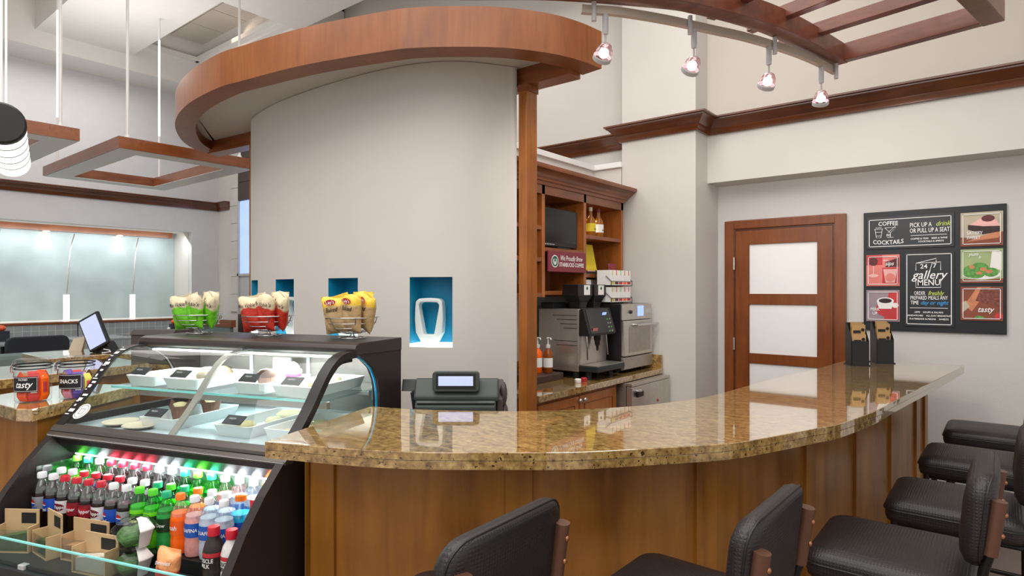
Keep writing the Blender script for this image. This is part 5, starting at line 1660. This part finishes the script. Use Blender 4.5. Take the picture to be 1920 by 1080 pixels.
# ---------------------------------------------------------------- menu holders on the bar
for i, (x, y, rz, l) in enumerate(((-.705, 4.305, 30, 'black menu holder with kraft leaflets at the bar end, nearer the bar stools'), (-.605, 4.545, 30, 'black menu holder with kraft leaflets standing behind its twin'))):
    t = thing('menu_holder', l, 'leaflet holder', (x, y, 1.0702), math.radians(rz), 'black leaflet holders on the bar')
    G().box(-.058, -.055, 0, .058, .058, .006).build('base_plate', 'black', t, bevel=.001)
    g = G().box(-.05, -.05, .006, .05, -.046, .152).box(-.05, .046, .006, .05, .05, .262)
    for s_ in (-1, 1):
        g.prism([(-.05, .006), (.05, .006), (.05, .262), (.03, .262), (-.05, .152)], s_ * .05 - (.004 if s_ > 0 else 0), s_ * .05 + (.004 if s_ < 0 else 0), 'x')
    g.build('pocket', 'black', t)
    for k in range(4):
        o = thing('leaflet', ['foremost', 'second', 'third', 'rearmost'][k] + ' kraft leaflet in the ' + ('nearer' if i == 0 else 'farther') + ' black menu holder', 'leaflet', (x, y, 1.0702 + .0065), math.radians(rz), 'kraft leaflets in the holders')
        yy = -.028 + .02 * k
        top = .185 if k == 0 else .235 + .008 * k
        tilt = math.radians(-6 - (10 if k else 0))
        cy = yy; cz = top / 2
        sl = -math.tan(tilt) * .35
        g = G().prism([(yy - .0015, 0), (yy + .0015, 0), (yy + .0015 - sl * .2 * 0 - .012 * (k > 0), top), (yy - .0015 - .012 * (k > 0), top)], -.04 + .003 * k, .04 - .001 * k, 'x')
        sheet = g.build('sheet', 'kraft', o)
        off = yy - .0022 - .012 * (k > 0)
        G().box(-.03, off - .0004, top - .05, .012, off + (.004 if k else .0005), top - .034).build('print', 'ink', sheet)
        G().disc((.024, off - .0006, top - .03), .010, 14, ax='y').build('round_print', 'ink', sheet)

# ---------------------------------------------------------------- granite ledges and jars beside the case
nl = thing('jar_ledge', 'short granite ledge on wood base beside the display case, holding two snack jars', 'counter', (0, 0, 0))
G().prism([(-2.943, .707), (-3.069, .892), (-3.30, 1.22), (-3.62, 1.02), (-3.42, .60), (-3.161, .655), (-3.0, .672)], 1.02, 1.07, 'z').build('slab', 'granite', nl, bevel=.004)
G().prism([(-2.985, .735), (-3.30, 1.19), (-3.60, 1.0), (-3.40, .64), (-3.16, .69)], 0, 1.019).build('base', 'wood_bar', nl)
ml = thing('middle_ledge', 'long granite ledge with wood front running behind the snack jars', 'counter', (0, 0, 0))
G().prism([(-4.0, .58), (-4.051, .839), (-4.159, 1.307), (-4.23, 1.62), (-4.75, 1.62), (-4.75, .58)], 1.02, 1.07).build('slab', 'granite', ml, bevel=.004)
G().prism([(-4.05, .6), (-4.1, .85), (-4.21, 1.32), (-4.27, 1.58), (-4.72, 1.58), (-4.72, .6)], 0, 1.019).build('base', 'wood_bar', ml)
o = tag(G().box(-.004, -.07, -.05, .004, .07, .05).build('red_notice', 'red', bevel=.001), 'small red notice on the wood front under the till ledge', 'notice'); o.location = (-4.975, 1.62, .965); o.rotation_euler = (0, 0, -.15)
fl = thing('till_ledge', 'farthest granite ledge carrying the tilted till screen', 'counter', (0, 0, 0))
G().prism([(-5.02, 1.30), (-5.10, 1.549), (-5.0, 1.85), (-5.62, 1.85), (-5.66, 1.30)], 1.01, 1.07).build('slab', 'granite', fl, bevel=.004)
G().prism([(-4.98, 1.33), (-4.97, 1.85), (-5.60, 1.83), (-5.62, 1.33)], 0, 1.009).build('base', 'wood_bar', fl)


def jar(x, y, rz, label, words, items):
    t = thing('snack_jar', label, 'jar', (x, y, 1.0702), rz, 'clear snack jars on the ledge')
    R = .063
    G().lathe([(R - .006, 0), (R, .006), (R, .135), (R - .004, .142), (R - .004, .15)], 28, caps=False).lathe([(0.001, .004), (R - .006, .001)], 28, caps=False).build('jar_wall', 'acrylic', t, smooth=45)
    G().lathe([(R + .003, .155), (R + .006, .16), (R + .006, .17), (R - .004, .177), (.001, .179)], 28, caps=False).build('lid', 'acrylic', t, smooth=45)
    G().ring((0, 0, .152), R + .003, .0028, 30, 6).ring((0, 0, .138), R + .002, .0022, 30, 6).build('clamp_wire', 'blackm', t, smooth=60)
    G().tube([(-R - .004, -.01, .162), (-R - .014, -.012, .14), (-R - .013, -.012, .118), (-R - .004, -.01, .125), (-R - .006, -.01, .10)], .0028, 6).tube([(-R - .004, .01, .162), (-R - .014, .0, .14), (-R - .013, .0, .118)], .0028, 6).build('clasp', 'chrome', t, smooth=60)
    rows = []
    for z in (.045, .108):
        rows.append([((R + .0012) * math.sin(a), -(R + .0012) * math.cos(a), z) for a in [-.95 + 1.6 * q / 14 for q in range(15)]])
    lb_ = G().grid(rows).build('label_plate', 'ink', t, smooth=60)
    g = G()
    for z0, z1, a0, a1 in ((.0485, .0497, -.92, .62), (.1033, .1045, -.92, .62), (.0485, .1045, -.92, -.906), (.0485, .1045, .606, .62)):
        g.grid([[((R + .0018) * math.sin(a), -(R + .0018) * math.cos(a), z) for a in [a0 + (a1 - a0) * q / 12 for q in range(13)]] for z in (z0, z1)])
    for s_, sz, z, sh in words:
        h = G(); text(h, s_, sz, (0, 0, z), shear=sh, bold=.012, cyl=R + .0022, sx=.85)
        h.xf(Matrix.Rotation(-.15, 4, 'Z'))
        g.add(h.v, h.f)
    g.build('lettering', 'wprint', lb_)
    n = len(items)
    for k, (m_, h_) in enumerate(items):
        a = 2 * PI * k / n - 1.9; r = .042
        o = thing('snack_packet', 'x', 'snack packet', (x, y, 1.0752), rz + a, 'snack packets inside the jars')
        o['label'] = ('tasty' if 'tasty' in label else 'snacks') + ' jar content: ' + m_.replace('_pk', '').replace('crush', 'bright orange').replace('gyel', 'olive').replace('kraft', 'tan') + ' packet, ' + ORD[k] + ' around the jar'
        G().loft([[(r - .003, -.017, 0), (r + .003, -.017, 0), (r + .003, .017, 0), (r - .003, .017, 0)], [(r - .012, -.017, .02), (r + .012, -.017, .02), (r + .012, .017, .02), (r - .012, .017, .02)],
                  [(r - .012, -.019, h_ - .02), (r + .012, -.019, h_ - .02), (r + .012, .019, h_ - .02), (r - .012, .019, h_ - .02)], [(r - .001, -.018, h_), (r + .001, -.018, h_), (r + .001, .018, h_), (r - .001, .018, h_)]]).build('wrapper', m_, o)
        G().obox((r + .0125, 0, h_ * .5), (.0008, .02, h_ * .4)).build('print', 'paper' if k % 2 else 'pr', o)
    return t


jar(-3.165, .765, math.radians(52), 'clear clamp lid jar with tasty label, outer one on the ledge', [('tasty', .038, .075, .35), ('PACKED', .011, .096, .2)], [('orange_pk', .105), ('red_pk', .115), ('crush', .11), ('brown_pk', .09), ('orange_pk', .12), ('red_pk', .115), ('kraft', .11), ('orange_pk', .12)])
jar(-3.118, .906, math.radians(52), 'clear clamp lid jar with snacks label next to the display case', [('SNACKS', .024, .077, 0)], [('pink_pk', .10), ('purple_pk', .11), ('yel_pk', .10), ('brown_pk', .115), ('pink_pk', .10), ('red_pk', .11), ('purple_pk', .115), ('kraft', .11)])

# ---------------------------------------------------------------- till screen, printer and sign on the far ledge
ps = thing('till_screen', 'black tilted touch screen till on the far granite ledge', 'till screen', (-5.27, 1.68, 1.0702), math.radians(38.56 - 8))
R_ = (math.radians(-4), math.radians(-27), 0)
G().obox((-.02, -.03, .155), (.175, .03, .26), R_).build('housing', 'till_d', ps, bevel=.008)
G().obox((-.02, -.047, .155), (.145, .003, .225), R_).build('screen', 'screen_lit', ps)
G().prism([(-.06, 0), (.10, 0), (.09, .02), (.05, .08), (-.02, .10), (-.05, .02)], -.01, .08, 'y').build('stand', 'till_d', ps, bevel=.004)
G().tube([(.06, -.05, .004), (.10, -.07, .006), (.13, -.05, .012), (.10, -.03, .02), (.07, -.05, .03)], .004, 6).build('cable', 'paper', ps, smooth=60)
pb = thing('receipt_printer', 'dark brown box printer beside the till screen', 'printer', (-4.70, 1.88, 1.02), math.radians(30))
G().box(-.16, -.10, 0, .16, .12, .20).build('body', 'till_b', pb, bevel=.006)
G().prism([(-.11, .20), (.125, .20), (.125, .228), (-.07, .236)], -.165, .165, 'x').build('lid', 'till_b', pb, bevel=.004)
G().box(-.10, -.1012, .15, .0, -.0998, .16).build('print_strip', 'gray_l', pb)
pst = thing('printer_stand', 'plain wood stand under the box printer', 'stand', (-4.70, 1.88, 0), math.radians(30))
G().box(-.18, -.13, 0, .18, .14, .99).build('body', 'wood_bar', pst)
G().box(-.19, -.14, .99, .19, .15, 1.0195).build('top', 'granite', pst, bevel=.002)
cc = thing('table_sign', 'cream tent card standing on the far granite ledge', 'sign', (-5.53, 1.60, 1.0702), math.radians(38.56))
G().prism([(-.055, 0), (.045, 0), (.075, .11), (-.015, .095)], -.004, .004, 'y').build('front_card', 'cream', cc)
G().prism([(-.055, 0), (.045, 0), (.075, .11), (-.015, .095)], .018, .024, 'y').build('back_card', 'cream', cc)

# ---------------------------------------------------------------- seating area by the mural wall
bq = thing('banquette', 'long banquette bench with plaid back and grey seat under the mural', 'bench', (-9.4, 1.0, 0))
G().box(-.248, -5.5, .1, .35, 3.2, .42).build('base', 'wood_bar', bq)
G().box(-.18, -5.5, .42, .38, 3.2, .50).build('seat', 'sofa', bq, bevel=.02)
for k in range(6):
    y0 = 3.2 - 1.42 * (k + 1)
    G().box(-.248, y0 + .006, .50, -.11, y0 + 1.414, 1.10).build('back_panel', 'plaid', bq, bevel=.015)
G().box(-.25, -5.5, 1.101, -.10, 3.2, 1.125).build('top_rail', 'wood_y', bq)
eb = thing('banquette_end', 'low wood screen closing the far end of the plaid banquette', 'screen', (-9.3, 4.35, 0))
G().box(-.34, -.1, 0, .9, -.05, 1.02).build('panel', 'sofa', eb)
G().box(-.34, -.11, 1.02, .95, -.04, 1.12).build('top_rail', 'wood_h', eb)


def cafe_table(x, y, label, caddy_label):
    t = thing('cafe_table', label, 'table', (x, y, 0), 0, 'cafe tables along the banquette')
    G().box(-.32, -.30, .925, .32, .30, .955).build('table_top', 'table', t, bevel=.006)
    G().lathe([(.22, 0), (.22, .02), (.04, .04), (.035, .92), (.1, .924)], 16).build('pedestal', 'blackm', t, smooth=40)
    c_ = thing('table_caddy', caddy_label, 'caddy', (x - .1, y, .9552), 0, 'condiment caddies on the tables')
    G().box(-.06, -.06, 0, .06, .06, .12).build('box', 'navy', c_, bevel=.004)
    G().ball((0, -.01, .15), .06, .05, .035, 10, 6).build('orange_packets', 'orange_pk', c_, smooth=40)
    G().lathe([(.02, 0), (.02, .07), (.015, .08)], 10, (.02, -.095, 0)).build('shaker', 'paper', c_, smooth=40)


cafe_table(-8.75, 1.85, 'grey cafe table at the picture edge beside the plaid banquette', 'dark caddy with orange packets on the table behind the navy chair')
cafe_table(-8.75, 2.75, 'grey cafe table behind the tilted till screen', 'dark caddy with orange packets on the table behind the till screen')
cafe_table(-8.75, 3.72, 'grey cafe table farthest along the banquette', 'dark caddy with orange packets on the farthest cafe table')
ch_ = thing('lounge_chair', 'dark navy chair with rounded back seen from behind in the seating area', 'chair', (-7.85, 1.93, 0), math.radians(0))
G().loft([[(x, a, b + .80) for a, b in rrect(-.27, -.26, .27, .26, .07, 5)] for x in (.0, .06)]).build('backrest', 'navy', ch_, bevel=.012)
G().box(-.42, -.25, .42, 0.0, .25, .52).build('seat', 'navy', ch_, bevel=.02)
for x in (-.38, .0):
    for y in (-.2, .2):
        G().tube([(x, y, .43), (x + (.02 if x > -.1 else -.02), y * 1.1, 0)], .016, 8).build('leg', 'blackm', ch_)
so = thing('booth_sofa', 'grey green booth sofa back running behind the granite ledges', 'sofa', (-6.75, 1.2, 0))
G().box(-.10, -2.2, .1, .10, 1.1, .98).build('backrest', 'sofa', so, bevel=.04)
G().box(-.65, -2.2, .1, -.101, 1.1, .46).build('seat', 'sofa', so, bevel=.03)

# valance, downlights and mural lamps in the lit recess
va = thing('mural_valance', 'slim wood valance with warm downlights along the top of the mural', 'valance', (-10.12, 0, 2.345))
G().box(-.12, -5, 0, .02, 4.2, .079).build('valance_board', 'wood_y', va)
for k in range(6):
    y = 3.49 - .89 * k
    d = G().lathe([(.05, -.006), (.05, 0)], 16, (-.045, y, -.0005)).build('downlight', 'steel', va)
    G().disc((-.045, y, -.0072), .042, 16).build('lens', 'warm', d)
    spot('mural_downlight', (-10.165, y, 2.32), (-10.21, y, 1.5), 5, (.95, 1, 1), 90, .9)
for i, (y, l) in enumerate(((1.95, 'glowing white rod lamp on the mural at the picture edge'), (2.765, 'glowing white rod lamp on the mural, middle one seen'), (3.576, 'glowing white rod lamp on the mural closest to the tiled column'))):
    t = thing('rod_lamp', l, 'wall lamp', (-9.93, y, 1.1252), 0, 'glowing rod lamps along the mural')
    G().lathe([(.035, 0), (.035, .35)], 16).build('lit_rod', 'tube_glow', t, smooth=40)
    G().tube([(p.x, p.y, p.z) for p in catmull([(0, 0, .35), (0, .02, .6), (-.06, .06, .95), (-.20, .15, 1.19)], 6)], .008, 6).build('curved_stem', 'steel', t, smooth=60)
area('mural_wash', (-9.75, 1.5, 2.3), .25, 34, (.95, 1, 1), (0, math.radians(40), 0), sy=5.5)
o = thing('recessed_light', 'recessed square ceiling light at the top of the picture', 'ceiling light', (-2.9, 3.35, 4.65)); G().box(-.12, -.12, -.012, .12, .12, -.0005).build('trim', 'white_m', o); G().box(-.09, -.09, -.014, .09, .09, -.0125).build('diffuser', 'glow', o)
